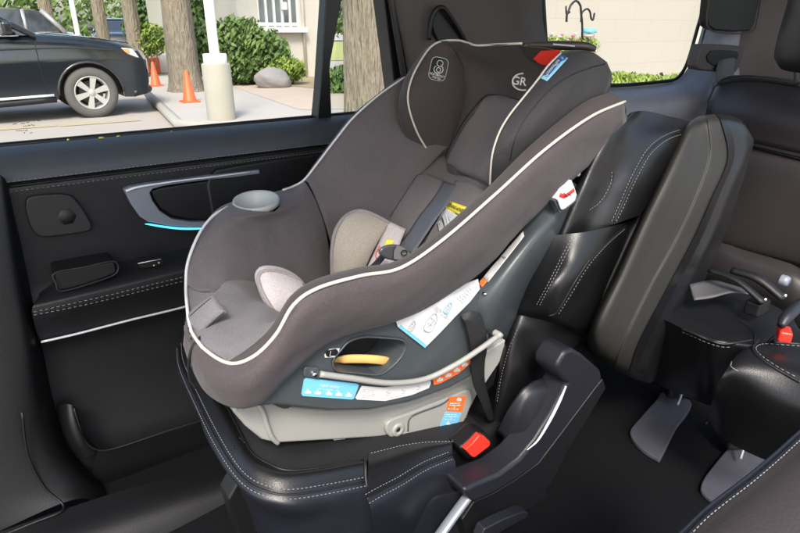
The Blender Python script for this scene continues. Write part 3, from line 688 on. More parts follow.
# seat back --------------------------------------------------------------
sbU = patch('backrest', pp([
  [(604,118,1.1),(612,116,.85),(628,113,.66),(645,111,.655),(672,117,.65),(694,122,.64)],
  [(585,150,1.1),(596,140,.85),(606,130,.655),(632,136,.635),(662,140,.62),(692,140,.615)],
  [(572,170,1.1),(578,165,.85),(588,160,.655),(615,170,.63),(644,168,.61),(680,160,.61)],
  [(560,200,1.1),(566,196,.85),(574,192,.655),(600,200,.63),(626,198,.61),(660,190,.61)],
  [(548,235,1.1),(550,235,.85),(556,236,.655),(585,234,.63),(612,225,.61),(640,215,.61)]]), M['leather'], vs_, su=8, sv=8, wr=.004)
prism('backrest_core', [P(615,116,.68), P(692,124,.68), P(700,150,.68), P(600,350,.68), P(590,400,.68), P(500,430,.68), P(500,350,.68), P(560,235,.68)], (0,.42,0), M['trimD'], vs_, bevel=.02)
stitches('stitching', [ond(sbU, [(680,130),(668,134),(656,141),(646,151),(637,166),(628,184),(620,203),(611,223)], .0014), ond(sbU, [(683,134),(671,138),(660,145),(650,155),(641,170),(632,188),(624,206),(616,222)], .0014)], sbU)
seam(sbU, sbU, [(682,132),(669,136),(658,143),(648,153),(639,168),(630,186),(622,204),(614,222)], r=.0014)
stitches('stitching', [ond(sbU, [(612,172),(611,182),(605,195),(598,204),(588,211)], .0014)], sbU, r=.0005)
seam(sbU, sbU, [(614,172),(613,183),(607,197),(599,206),(588,213)], r=.001)
sbM = patch('side_bolster', pp([
  [(545,236,.66),(556,235,.64),(585,232,.605),(612,226,.60),(628,222,.63),(640,218,.66)],
  [(535,262,.66),(548,260,.635),(572,256,.60),(592,256,.59),(612,250,.615),(626,245,.65)],
  [(524,290,.66),(536,288,.63),(554,286,.595),(572,285,.585),(592,282,.61),(612,280,.65)],
  [(518,312,.665),(528,312,.645),(540,314,.62),(556,318,.60),(578,322,.615),(596,322,.65)],
  [(516,318,.69),(528,318,.68),(545,322,.66),(562,326,.65),(580,334,.65),(590,336,.67)]]), M['leather'], vs_, su=8, sv=8, wr=.004)
stitches('stitching', [ond(sbM, [(575,237),(565,256),(553,280),(545,295),(539,307)], .0014), ond(sbM, [(572,237),(562,256),(550,280),(542,295),(536,306)], .0014)], sbM)
seam(sbM, sbM, [(628,224),(610,240),(592,257),(582,271),(573,285),(565,299),(556,313),(548,316)], r=.0013)
stitches('stitching', [ond(sbM, [(625,229),(609,243),(594,259),(584,273),(575,288),(567,301),(558,315)], .0014)], sbM, r=.0004)
sbL = patch('lower_side', pp([
  [(512,310,.70),(525,312,.66),(560,325,.645),(592,334,.66)],
  [(500,345,.70),(512,345,.655),(540,350,.64),(570,352,.66)],
  [(492,385,.70),(503,385,.655),(525,380,.64),(560,382,.66)],
  [(484,425,.70),(494,425,.66),(515,425,.65),(550,430,.66)]]), M['leather'], vs_, wr=.004)
stitches('stitching', [ond(sbL, [(517,330),(508,352),(501,378),(497,402)], .0014)], sbL, r=.0005); seam(sbL, sbL, [(515,332),(506,354),(499,380),(495,404)])
# recliner cover and hinge bracket
patch('recliner_cover', pp([
  [(497,432,.62),(509,408,.60),(524,388,.59),(542,378,.595),(562,378,.61)],
  [(506,440,.60),(518,418,.58),(532,400,.573),(548,390,.575),(562,392,.59)],
  [(512,450,.60),(526,435,.575),(540,420,.57),(551,405,.575),(558,400,.59)],
  [(515,466,.62),(528,458,.60),(540,440,.60),(550,424,.60),(560,410,.61)]]), M['armL'], vs_, thick=.03)
br = slab('hinge_bracket', [(557,366),(561,358),(566,351),(574,349),(584,355),(601,370),(603,378),(597,386),(576,415),(555,443),(539,464),(517,480),(494,494),(474,503),(466,498),(464,490),(478,483),(500,474),(520,459),(536,440),(551,415),(562,395),(567,384),(557,373)], .545, .60, M['armL'], vs_, bevel=.008, seg=4)
slab('shaded_bracket_flank', [(603,379),(606,388),(588,418),(568,450),(552,482),(535,506),(505,520),(470,545),(462,520),(474,502),(494,493),(517,479),(539,463),(555,442),(576,414),(597,386)], .558, .60, M['trimD'], vs_, bevel=.002)  # lower face of the bracket, its shade given by a darker material
tube('bracket_edge', [P(566,386,.543), P(560,400,.543), P(550,420,.543), P(538,440,.543), P(527,450,.543)], [.0015,.003,.003,.002,.0008], M['silver'], br, n=6)
tube('chrome_lever', [P(471,492,.56), P(456,512,.555), P(436,540,.55)], .010, M['silverD'], vs_, n=6, flat=.5)
slab('release_handle', [(485,529),(500,521),(524,511),(529,513),(527,518),(505,530),(490,540),(480,540)], .50, .52, M['armL'], vs_, bevel=.003)
slab('base_cover', [(466,492),(500,508),(540,480),(555,505),(520,560),(440,580),(370,560),(430,520)], .60, .75, M['trimD'], vs_, bevel=.01)
# folded up armrest
def arow(L, A, B, C, G_, Rr, Ed, y=(.64,.580,.556,.545,.558,.560,.61)):
    a_, b_, c_, g_, r_ = Vector(A), Vector(B), Vector(C), Vector(G_), Vector(Rr)
    m_ = lambda u, v, t: tuple(u.lerp(v, t))
    q = [(*L, y[0]), (*A, y[1]), (*m_(a_, b_, .5), (y[1]+y[2])/2-.002), (*m_(a_, b_, .94), y[2]+.001), (*m_(b_, c_, .08), y[2]-.003), (*m_(b_, c_, .92), y[3]+.003), (*C, y[3]), (*m_(c_, g_, .6), y[4]), (*G_, y[4]), (*Rr, y[5]), (*Ed, y[6])]
    return [P(*k_) for k_ in q]
ARows = [
  arow((690,122),(697,117),(706,115),(716,114),(727,115),(736,117),(742,121),(.68,.66,.615,.605,.61,.61,.64)),
  arow((682,128),(690,124),(708,124),(722,124),(733,124),(746,128),(751,135),(.65,.615,.590,.575,.585,.585,.625)),
  arow((672,148),(680,146),(710,157),(728,158),(737,156),(749,150),(753,146),(.645,.595,.570,.556,.568,.568,.615)),
  arow((654,188),(661,186),(696,198),(712,198),(722,196),(732,193),(740,190)),
  arow((636,226),(642,225),(677,239),(694,238),(706,236),(716,235),(725,234)),
  arow((614,274),(620,274),(651,286),(668,287),(680,287),(690,288),(700,290)),
  arow((592,322),(597,323),(627,335),(641,338),(653,339),(663,340),(674,341)),
  arow((588,344),(594,349),(616,362),(631,367),(640,370),(651,372),(660,370),(.65,.60,.572,.562,.572,.572,.615)),
  arow((592,352),(600,360),(616,370),(630,377),(638,380),(648,383),(655,381),(.69,.66,.62,.60,.60,.60,.63))]
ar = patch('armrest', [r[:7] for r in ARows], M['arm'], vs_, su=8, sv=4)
patch('shaded_armrest_cushion', [[r[6]+Vector((0,.001,0))]+r[7:] for r in ARows], M['leather'], ar, su=8, sv=4)  # padded edge; dark leather stands in for shade on this side
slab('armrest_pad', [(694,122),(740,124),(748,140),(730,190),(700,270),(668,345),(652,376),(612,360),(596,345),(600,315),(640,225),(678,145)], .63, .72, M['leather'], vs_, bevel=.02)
# belt routed over the child seat base
patch('lap_belt', pp([[(460,314,.632),(470,311,.622),(480,312,.618)],[(463,319,.622),(472,319,.617),(484,323,.616)],[(466,326,.620),(475,329,.615),(487,338,.618)],[(470,342,.618),(478,345,.616),(487,350,.622)],[(471,362,.626),(478,362,.624),(485,362,.626)],[(473,384,.634),(479,383,.63),(485,381,.634)],[(481,403,.64),(485,403,.638),(490,401,.64)],[(489,422,.65),(492,422,.648),(495,421,.65)]]), M['webk'], cs, thick=.002)
slab('belt_tongue', [(484,374),(500,352),(497,372),(494,385),(486,392)], .665, .685, M['trimD'], cs, bevel=.003)
# ================================================================== DOOR
door = thing('car_side_door', 'black car door with silver handle trim and blue light strip behind the child seat', 'car door', Vector((.4,1.3,.3)))
YD = 1.25
def zrel(y): return H + y
XS = [-.06, .2, .5, .8, 1.02]
def prof(name, pr, m, x0=-.06, x1=1.02, n=12, **kw):
    rows = []
    for (y, z) in pr: rows.append([Vector((x0+(x1-x0)*i/n, y, H+z)) for i in range(n+1)])
    return patch(name, rows, m, door, sv=1, su=5, **kw)
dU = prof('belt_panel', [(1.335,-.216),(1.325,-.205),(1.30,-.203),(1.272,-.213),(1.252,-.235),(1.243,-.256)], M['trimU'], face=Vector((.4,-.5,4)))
dM = prof('upper_panel', [(1.243,-.258),(1.247,-.264),(1.243,-.270),(1.246,-.30),(1.252,-.36),(1.258,-.42),(1.262,-.47),(1.255,-.50)], M['trim'])
stitches('stitching', [[Vector((x, 1.2425, H-.2545)) for x in (-.06,.5,1.0)], [Vector((x, 1.2405, H-.272)) for x in (-.06,.5,1.0)]], dU, dash=.0045, gap=.004, r=.00055)
tube('seam', [Vector((x, 1.2445, H-.2635)) for x in (-.06,.5,1.0)], .0016, M['black'], dU, n=4, seg=5)
slab('door_core', [(-60,165),(500,120),(500,430),(250,520),(80,560),(-60,520)], 1.29, 1.34, M['trimD'], door)
tube('window_seal', [Vector((x, 1.328, H-.203)) for x in (-.3,.3,.6,1.05)], .006, M['frame'], door, n=3)
# armrest
al = [(36,306),(42,290),(60,277),(90,268),(118,262),(150,254),(190,248),(240,240)]
af = [(32,309),(34,304),(60,301),(100,292),(140,283),(185,274),(240,262)]
armR = patch('door_armrest', [
   [P(40,292,1.262), P(72,272,1.262), P(118,262,1.262), P(190,247,1.262), P(270,232,1.262), P(400,212,1.262)],
   [P(38,298,1.235), P(70,280,1.235), P(118,270,1.235), P(190,254,1.235), P(270,238,1.235), P(400,217,1.235)],
   [P(34,304,1.19), P(68,295,1.18), P(118,283,1.178), P(190,266,1.178), P(270,248,1.178), P(400,226,1.178)],
   [P(32,311,1.185), P(68,302,1.172), P(118,291,1.17), P(190,274,1.17), P(270,256,1.17), P(400,232,1.17)],
   [P(33,318,1.19), P(68,311,1.178), P(118,299,1.176), P(190,282,1.176), P(270,264,1.176), P(400,240,1.176)],
   [P(36,330,1.205), P(68,323,1.20), P(118,310,1.198), P(190,292,1.198), P(270,273,1.198), P(400,248,1.198)],
   [P(40,341,1.215), P(72,334,1.213), P(118,323,1.213), P(190,305,1.213), P(270,286,1.213), P(400,258,1.213)]], M['trim'], door, su=6)
stitches('stitching', [ond(armR, [(34,312),(70,304),(110,295),(150,285),(190,275.5)], .0014), ond(armR, [(34,315),(70,308),(110,299),(150,289),(190,279.5)], .0014)], armR, dash=.0055, gap=.004, r=.0008)
seam(armR, armR, [(33,313.5),(70,306),(110,297),(150,287),(190,277.5)], r=.0012)
tube('chrome_strip', [P(41,342,1.209), P(80,333,1.208), P(130,320,1.208), P(180,308,1.208), P(240,292,1.208)], .0026, M['silver'], door, n=5)
pk = slab('pull_pocket', [(55,273),(85,267),(113,262),(115.5,264),(116.5,273),(95,282),(70,289),(60,291),(56,283)], 1.19, 1.26, M['trimD'], armR, bevel=.004)
tube('pocket_lip', [P(55,273,1.187), P(85,267,1.187), P(114,261.5,1.187), P(116.5,273,1.186), P(95,282,1.184), P(62,291,1.182), P(56,283,1.184)], .0018, M['trim'], armR, closed=True, n=5)
sw = slab('window_switch', [(137,263),(160,258.5),(164,261),(164,265),(146,268.5),(140,267.5)], 1.205, 1.215, M['black'], armR, bevel=.002)
tube('switch_edge', [P(138,263.5,1.203), P(161,259,1.203)], .0009, M['silver'], sw, sp=False)
for q in ((154,265.5),(159,262.8)): lathe('switch_mark', [(0,-.001),(.0014,-.001),(.0016,.001)], P(q[0], q[1], 1.203), M['white'], sw, n=10, axis='Y')
# speaker cover
sp = slab('speaker_cover', [(26,201),(33,196),(55,194),(66,194.5),(73,197),(82,207),(91,222),(92,228),(88,232),(70,235),(48,237.5),(38,236),(31,228),(26,212)], 1.236, 1.25, M['trim'], door, bevel=.004, smooth_n=3)
lathe('tweeter', [(0,-.001),(.016,.0),(.017,.001),(.017,.004)], P(67,217,1.2355), M['trimD'], sp, n=6, axis='Y')
# handle recess
hd = slab('handle_surround', [(124,190),(130,187),(150,183.5),(180,180),(212,175.5),(260,170),(260,174),(230,178),(212,179.5),(185,183),(165,186),(153,189),(150,193),(153,201),(160,211),(172,219),(190,222),(215,222),(215,226.5),(190,227.5),(168,226),(148,222),(140,217),(131,204)], 1.226, 1.245, M['silverD'], door, bevel=.003)
tube('silver_accent', [P(126,191,1.224), P(138,187,1.223), P(160,183.5,1.223), P(185,180,1.223), P(212,177,1.223), P(250,172,1.223)], [.004,.004,.0032,.0028,.0026,.0024], M['silver'], hd, n=6, flat=.6)
slab('door_handle', [(151,191),(160,188),(185,184),(215,180),(250,175),(255,215),(215,220),(190,219.5),(172,216),(160,208),(153,198)], 1.236, 1.25, M['trimD'], door, bevel=.004)
tube('light_strip', [P(145,224,1.226), P(150,224.5,1.224), P(162,226.5,1.224), P(180,228.5,1.224), P(198,228.6,1.224), P(214,227,1.224)], [.0008,.0020,.0024,.0026,.0024,.0016], M['amb'], door, n=6)
# dark insert towards the rear
slab('upper_insert', [(207,185),(209,177),(216,170),(235,166),(270,160.5),(300,156.5),(330,152),(420,140),(420,230),(300,240),(212,215)], 1.232, 1.25, M['trimD'], door, bevel=.006)
# lower door
lowd = patch('lower_panel', [
   [P(40,342,1.214), P(118,324,1.214), P(200,303,1.214), P(300,280,1.214), P(430,252,1.214)],
   [P(44,355,1.235), P(120,338,1.235), P(200,318,1.235), P(300,295,1.235), P(430,266,1.235)],
   [P(52,395,1.24), P(126,378,1.24), P(205,360,1.24), P(300,338,1.24), P(430,305,1.24)],
   [P(62,430,1.235), P(132,415,1.235), P(210,395,1.235), P(300,372,1.235), P(430,345,1.235)],
   [P(84,474,1.22), P(140,462,1.22), P(216,440,1.22), P(300,415,1.22), P(430,380,1.22)],
   [P(100,500,1.23), P(146,490,1.23), P(220,470,1.23), P(300,445,1.23), P(430,410,1.23)]], M['trim'], door)
patch('pocket_wall', pp([[(56,405,1.22),(66,404,1.19),(74,406,1.185),(76,412,1.20)],[(60,425,1.21),(68,424,1.175),(77,422,1.17),(80,426,1.19)],[(66,442,1.205),(76,443,1.165),(86,440,1.165),(88,438,1.19)],[(76,458,1.205),(86,458,1.17),(96,452,1.17),(98,448,1.19)]]), M['trimD'], door)
tube('pocket_edge', [P(74,408,1.18), P(80,428,1.17), P(87,443,1.165), P(98,450,1.163), P(112,449,1.163), P(135,442,1.163), P(170,430,1.163), P(210,418,1.163)], .0022, M['trimD'], door, n=6)
patch('door_pocket', pp([[(98,450,1.165),(112,450,1.165),(170,432,1.165),(240,412,1.165)],[(92,475,1.19),(114,476,1.185),(172,456,1.185),(240,435,1.185)],[(98,502,1.22),(120,500,1.22),(176,480,1.22),(240,460,1.22)]]), M['trimD'], door)
# glass and frame of the door window
gl = box('window_pane', (.38,1.345,H+.06), (.98,.004,.56), M['glass'], door, bevel=0)
def strip(name, px, Y0, Y1, m, par, **kw): return slab(name, px, Y0, Y1, m, par, **kw)
strip('window_divider', [(328,-30),(346,-30),(342,0),(331,60),(330,70),(332,119),(317,122),(320,90)], 1.30, 1.335, M['frame'], door, bevel=.003)
gq = slab('quarter_pane', [(330,120),(345,-30),(382,-30),(404,80),(404,112)], 1.338, 1.342, M['glass'], door)
strip('window_frame', [(380,-40),(392,-40),(401,60),(406,110),(397,112),(394,84),(384,2)], 1.29, 1.34, M['frame'], door, bevel=.003)
box('window_frame', (.30,1.335,H+.345), (1.3,.03,.03), M['frame'], door, bevel=.004)
# printed marks at the lower corner of the glass
dots = []
rd = random.Random(3)
mk = []
for (x0, y0, n) in ((15,119,9),(30,117,6),(10,124,14),(22,126,10),(16,131,8),(34,121,5),(24,133,6)):
    for i in range(n):
        x = x0+i*1.5; y = y0-i*.1+rd.uniform(-.4,.4)
        if rd.random() < .75: mk.append(((x, y), (x+rd.uniform(.6,1.2), y+rd.uniform(-.3,.3))))
bars_on('glass_stamp', Pl('_g', 1.3425), mk, .7, M['black'], gl, off=0)
rd = random.Random(5)
for i, (x, y, w) in enumerate(((67,139.9,2.4),(98,138.2,7),(116,136.9,5),(170,132.2,3),(255,125.2,5),(310,120.3,3),(334,118,2.5))):
    o = from_data('fallen_petal', [P(x,y+1,1.305)+Vector((0,0,.001)), P(x+w,y+.4,1.305)+Vector((0,0,.001)), P(x+w*.8,y-.5,1.308)+Vector((0,0,.002)), P(x+w*.2,y-.3,1.308)+Vector((0,0,.002))], [(0,1,2,3)], M['yellow'])
    o.modifiers.new('s','SOLIDIFY').thickness = .001
    tag(o, 'tiny yellow petal lying on the window seal of the car door', 'petal', 'yellow petals on the window seal')
# ================================================================== CAR BODY (pillars, rear quarter, sill)
body = thing('vehicle_interior', 'dark grey interior side of the car with rear quarter window and pillars', 'car interior', Vector((1.6,1.35,.3)))
patch('rear_pillar', pp([
   [(384,-60,1.30),(400,-60,1.24),(450,-60,1.22),(520,-60,1.22),(560,-60,1.30)],
   [(386,0,1.30),(402,0,1.24),(440,0,1.22),(510,0,1.22),(542,0,1.30)],
   [(396,50,1.30),(411,48,1.24),(446,45,1.22),(515,42,1.22),(548,45,1.30)],
   [(402,90,1.30),(420,95,1.24),(450,95,1.22),(520,95,1.22),(560,95,1.30)],
   [(410,150,1.30),(430,155,1.24),(460,155,1.22),(530,155,1.22),(570,155,1.30)]]), M['pillar'], body)
tube('pillar_seal', [P(388,-30,1.275), P(392,0,1.27), P(400,50,1.27), P(408,100,1.27)], .010, M['frame'], body, n=6)
slab('belt_guide_hollow', [(432,22),(436,12),(443,9),(450,16),(466,40),(460,46),(440,44)], 1.212, 1.24, M['trimD'], body, bevel=.004, smooth_n=2)
tube('belt_guide', [P(429,40,1.21), P(431,22,1.205), P(436,10,1.20), P(443,8,1.20), P(450,16,1.20), P(460,32,1.205), P(468,46,1.21)], .006, M['trimD'], body, n=6)
# quarter window frame
qpx = [(541,-40),(546,45),(552,83),(608,85.5),(640,84),(664,81.5),(676,79),(684,70),(690,55),(697,30),(705,2),(716,-40)]
slab('quarter_window', qpx, 1.338, 1.342, M['glass'], body)
tube('window_seal', [P(x, y, 1.325) for x, y in qpx], .007, M['frame'], body, n=4)
patch('quarter_trim', pp([
   [(545,85,1.33),(608,87.5,1.33),(640,86,1.33),(666,83,1.33),(680,78,1.33),(694,55,1.33),(708,5,1.33),(724,-60,1.33)],
   [(560,98,1.27),(612,100,1.25),(645,97,1.24),(676,92,1.23),(696,84,1.24),(710,60,1.26),(722,8,1.26),(738,-60,1.26)],
   [(570,130,1.25),(618,122,1.23),(655,115,1.20),(692,106,1.17),(708,98,1.17),(726,70,1.20),(745,10,1.22),(760,-60,1.22)],
   [(590,170,1.26),(640,150,1.24),(680,140,1.22),(716,132,1.20),(738,118,1.18),(756,80,1.18),(770,20,1.2),(782,-60,1.2)]]), M['ledge'], body)
patch('end_pillar', [
   [P(698,60,1.315), P(704,30,1.315), P(712,0,1.315), P(722,-60,1.315)],
   [P(708,74,1.26), P(722,40,1.26), P(734,0,1.26), P(748,-60,1.26)],
   [P(730,100,1.20), P(748,50,1.18), P(762,0,1.18), P(775,-60,1.18)],
   [P(760,130,1.16), P(776,60,1.12), P(790,0,1.12), P(800,-60,1.12)],
   [P(800,160,1.06), P(812,60,1.04), P(822,0,1.04), P(832,-60,1.04)]], M['ledge'] if False else M['pillar'], body)
slab('speaker_grille', [(712,-20),(708,18),(709,26),(714,30),(735,32),(750,31),(754,26),(760,0),(764,-20)], 1.165, 1.20, M['trimD'], body, bevel=.006)
tube('grille_edge', [P(712,-20,1.162), P(707,18,1.162), P(709,28,1.162), P(716,32,1.162), P(735,33.5,1.162), P(751,32,1.162), P(757,22,1.162), P(764,-20,1.162)], .003, M['pillar'], body, n=5)
bo = slab('belt_outlet', [(697,66),(702,47),(708,44),(740,46),(744,50),(741,62),(736,72),(720,72),(702,70)], 1.15, 1.19, M['pillar'], body, bevel=.006, smooth_n=2)
slab('outlet_slot', [(708,62),(711,51),(735,51),(739,55),(733,66),(722,68)], 1.146, 1.16, M['trimD'], bo, bevel=.003, smooth_n=2)
patch('shoulder_belt', pp([[(718,60,1.15),(726,58,1.14),(737,57,1.15)],[(716,72,1.13),(725,71,1.12),(735,70,1.13)],[(716,86,1.11),(723,86,1.10),(731,84,1.11)],[(715,100,1.10),(720,100,1.09),(726,100,1.10)]]), M['webg'], body, thick=.002)
# wheel arch and side trim down to the floor behind the seats
slab('side_trim', [(560,120),(720,130),(760,300),(740,420),(600,430),(430,430),(420,300),(430,130)], 1.27, 1.30, M['trimD'], body, bevel=.01)
# door opening in front: pillar and sill
patch('front_pillar', [
   [P(-60,170,1.22), P(-10,172,1.22), P(4,178,1.225), P(10,190,1.26)],
   [P(-60,260,1.20), P(0,262,1.20), P(18,265,1.21), P(26,268,1.25)],
   [P(-60,340,1.18), P(10,342,1.18), P(32,345,1.19), P(42,348,1.24)],
   [P(-60,400,1.16), P(18,400,1.16), P(42,400,1.18), P(54,402,1.24)],
   [P(-60,455,1.14), P(26,452,1.14), P(56,448,1.16), P(70,446,1.22)],
   [P(-60,500,1.12), P(44,488,1.12), P(78,478,1.14), P(92,474,1.20)],
   [P(-60,560,1.10), P(62,503,1.10), P(100,500,1.12), P(115,495,1.18)]], M['trimD'], body)
tube('sill_edge', [P(22,412,1.138), P(28,455,1.13), P(44,487,1.118), P(62,503,1.10), P(60,512,1.08), P(30,524,1.08), P(-20,545,1.08)], .0022, M['trimD'], body, n=6)
patch('sill_plate', pp([[(-40,548,1.09),(0,532,1.09),(56,512,1.09),(130,488,1.09),(200,470,1.09),(300,440,1.09)],[(-40,580,1.0),(20,560,1.0),(80,540,1.0),(150,515,1.0),(210,495,1.0),(300,470,1.0)],[(-40,640,.95),(20,620,.95),(80,600,.95),(150,570,.95),(210,550,.95),(300,520,.95)]]), M['trimD'], body)
box('shade_roof', (1.2,.80,H+.40), (3.6,1.05,.03), mat('shade_roof_lining', (.30,.28,.26), .9, bump=.2, bscale=300), body, bevel=.01)  # unseen piece of roof, added to shade the cabin
box('rear_trim', (3.15,.5,H-.45), (.06,1.75,1.0), M['pillar'], body, bevel=.02)
box('rear_header', (3.15,.5,H+.36), (.06,1.75,.12), M['pillar'], body, bevel=.02)
box('rear_pane', (3.15,.5,H+.17), (.004,1.75,.26), M['glass'], body, bevel=0)
# ================================================================== FLOOR
ZF = -.93
fl = from_data('floor', [(-1.0,-.3,H+ZF),(3.2,-.3,H+ZF),(3.2,1.34,H+ZF),(-1.0,1.34,H+ZF)], [(0,1,2,3)], M['carpet'], smooth=False)
tag(fl, kind='structure')
for i, (px, lab) in enumerate((([(630,432),(640,418),(657,399),(664,392),(690,400),(688,412),(676,428),(662,456),(657,458),(640,447)], 'flat grey anchor plate on the floor below the long armrest'),
                ([(701,485),(708,472),(727,449),(742,434),(772,444),(775,462),(750,487),(722,507),(716,503),(703,493)], 'flat grey anchor plate on the floor beside the foreground seat edge'))):
    t = prism('anchor_plate', [PZ(x, y, ZF+.012) for x, y in px], (0,0,-.01), M['mat'], None, bevel=.003, seg=3, smooth_n=3)
    tag(t, lab, 'floor plate', 'grey anchor plates on the floor')
    c = PZ(px[5][0]-10, px[5][1], ZF+.02)
for i, (a, b, lab) in enumerate((((676,402),(688,380),'black rail foot standing on the anchor plate below the armrest'), ((738,455),(752,432),'black rail foot standing on the anchor plate by the foreground seat'))):
    p, q = PZ(a[0], a[1], ZF+.03), PZ(b[0], b[1], ZF+.05)
    t = thing('rail_foot', lab, 'seat foot', p, 'black rail feet on the anchor plates')
    box('foot_block', p+Vector((.05,.02,.03)), (.09,.05,.07), M['trimD'], t, bevel=.01, rz=R(-30))
    tube('foot_rod', [p+Vector((-.01,-.01,-.0)), p+Vector((.02,.0,.03)), p+Vector((.05,.02,.09))], .0035, M['silverD'], t)
# ================================================================== THIRD ROW
t3 = thing('third_row_seat', 'dark grey leather third row seat with headrest behind the folded armrest', 'car seat', Vector((2.3,.9,.4)))
tb3 = patch('backrest', [
  [PX(711,96,2.22), PX(716,80,2.26), PX(745,75,2.28), PX(800,80,2.28), PX(880,90,2.28)],
  [PX(709,100,2.16), PX(722,84,2.18), PX(752,79,2.19), PX(800,85,2.19), PX(880,95,2.19)],
  [PX(704,118,2.13), PX(718,110,2.11), PX(750,108,2.10), PX(800,118,2.10), PX(880,130,2.10)],
  [PX(700,134,2.13), PX(716,136,2.11), PX(752,143,2.095), PX(800,154,2.095), PX(880,172,2.10)]], M['leatherG'], t3, thick=.10)
tb4 = patch('backrest', [
  [PX(700,136,2.14), PX(716,140,2.12), PX(752,147,2.105), PX(800,159,2.105), PX(880,177,2.11)],
  [PX(696,150,2.11), PX(712,152,2.09), PX(750,160,2.075), PX(800,170,2.075), PX(880,188,2.08)],
  [PX(688,190,2.08), PX(708,192,2.06), PX(745,200,2.05), PX(800,212,2.05), PX(880,232,2.05)],
  [PX(680,226,2.06), PX(706,232,2.04), PX(745,244,2.03), PX(800,258,2.03), PX(880,280,2.03)],
  [PX(676,236,2.08), PX(706,242,2.06), PX(745,254,2.05), PX(800,268,2.05), PX(880,290,2.06)]], M['leatherG'], t3, thick=.10)
tube('seam', [PX(702,135,2.118), PX(716,138,2.104), PX(752,145,2.092), PX(800,156.5,2.092), PX(860,169,2.092)], .006, M['black'], t3)
stitches('stitching', [[PX(717,83,2.172), PX(711,92,2.15), PX(706,108,2.122), PX(703,128,2.115)], [PX(718,82,2.175), PX(750,77.5,2.18), PX(800,83.5,2.18)]], tb3, r=.0006, dash=.006)
tube('seam', [PX(704,130,2.118), PX(706,108,2.125), PX(712,92,2.15), PX(720,84,2.17), PX(752,80,2.18), PX(800,86,2.18)], .003, M['black'], tb3)
patch('lower_roll', [
  [PX(690,242,2.06), PX(718,242,2.02), PX(745,250,2.01), PX(786,262,2.0), PX(800,268,2.02)],
  [PX(690,256,2.0), PX(718,254,1.97), PX(745,262,1.955), PX(786,276,1.95), PX(804,282,1.96)],
  [PX(690,272,1.98), PX(716,276,1.95), PX(745,284,1.94), PX(786,300,1.94), PX(804,306,1.95)],
  [PX(690,290,2.02), PX(716,300,2.0), PX(745,310,1.99), PX(786,325,1.99), PX(804,332,2.0)]], M['leatherG'], t3, thick=.06)
hr3 = patch('headrest', [
  [PX(793,-30,2.12), PX(800,-30,2.06), PX(820,-30,2.02), PX(870,-30,2.02)],
  [PX(788,0,2.12), PX(796,0,2.05), PX(818,0,2.0), PX(870,5,2.0)],
  [PX(778,35,2.12), PX(786,36,2.05), PX(810,38,2.0), PX(870,45,2.0)],
  [PX(774,55,2.12), PX(780,60,2.06), PX(805,64,2.01), PX(870,74,2.0)],
  [PX(777,64,2.14), PX(783,70,2.10), PX(805,74,2.07), PX(870,86,2.06)]], M['leatherG'], t3, thick=.09)
tube('headrest_post', [PX(796,66,2.10), PX(796,84,2.16)], .007, M['chrome'], t3)
cA = patch('cushion', [
  [PZ(640,284,-.56), PZ(700,285,-.56), PZ(740,290,-.56), PZ(785,312,-.56), PZ(800,330,-.56)],
  [PZ(636,292,-.555), PZ(700,300,-.55), PZ(735,306,-.55), PZ(770,322,-.555), PZ(810,338,-.56)],
  [PZ(632,302,-.56), PZ(688,326,-.56), PZ(712,332,-.56), PZ(735,338,-.56), PZ(810,350,-.57)],
  [PZ(630,308,-.58), PZ(686,336,-.58), PZ(706,345,-.58), PZ(726,350,-.58), PZ(810,360,-.59)],
  [PZ(622,345,-.72), PZ(684,378,-.72), PZ(702,386,-.72), PZ(722,392,-.72), PZ(810,402,-.72)],
  [PZ(618,370,-.84), PZ(676,392,-.84), PZ(700,402,-.84), PZ(722,408,-.84), PZ(810,420,-.84)]], M['leather'], t3, su=6)
stitches('stitching', [ond(cA, [(682,332),(694,337),(708,343),(722,347),(734,347)], .0015)], cA, r=.0006, dash=.006)
seam(cA, cA, [(682,329),(695,334),(709,340),(723,344),(740,342),(752,340)], r=.003)
seam(cA, cA, [(735,318),(745,324),(754,333),(754,342)], r=.0016)
cB = patch('cushion', [
  [PZ(750,346,-.545), PZ(765,342,-.545), PZ(800,341,-.545), PZ(880,352,-.545)],
  [PZ(736,356,-.54), PZ(752,352,-.53), PZ(800,366,-.53), PZ(880,395,-.53)],
  [PZ(724,374,-.56), PZ(740,372,-.55), PZ(795,386,-.55), PZ(880,420,-.55)],
  [PZ(716,388,-.60), PZ(732,392,-.60), PZ(785,415,-.60), PZ(880,450,-.60)],
  [PZ(708,420,-.75), PZ(725,440,-.75), PZ(778,465,-.75), PZ(880,500,-.75)]], M['leather'], t3, su=6)
stitches('stitching', [ond(cB, [(800,346),(775,344),(762,344),(756,348),(762,356),(780,368),(800,379)], .0015)], cB, r=.0006, dash=.006)
seam(cB, cB, [(800,344),(775,342),(760,342),(753,348),(760,358),(780,371),(800,382)], r=.003)
seam(cB, cB, [(728,364),(733,368),(738,371)], r=.0008, m='stitch')
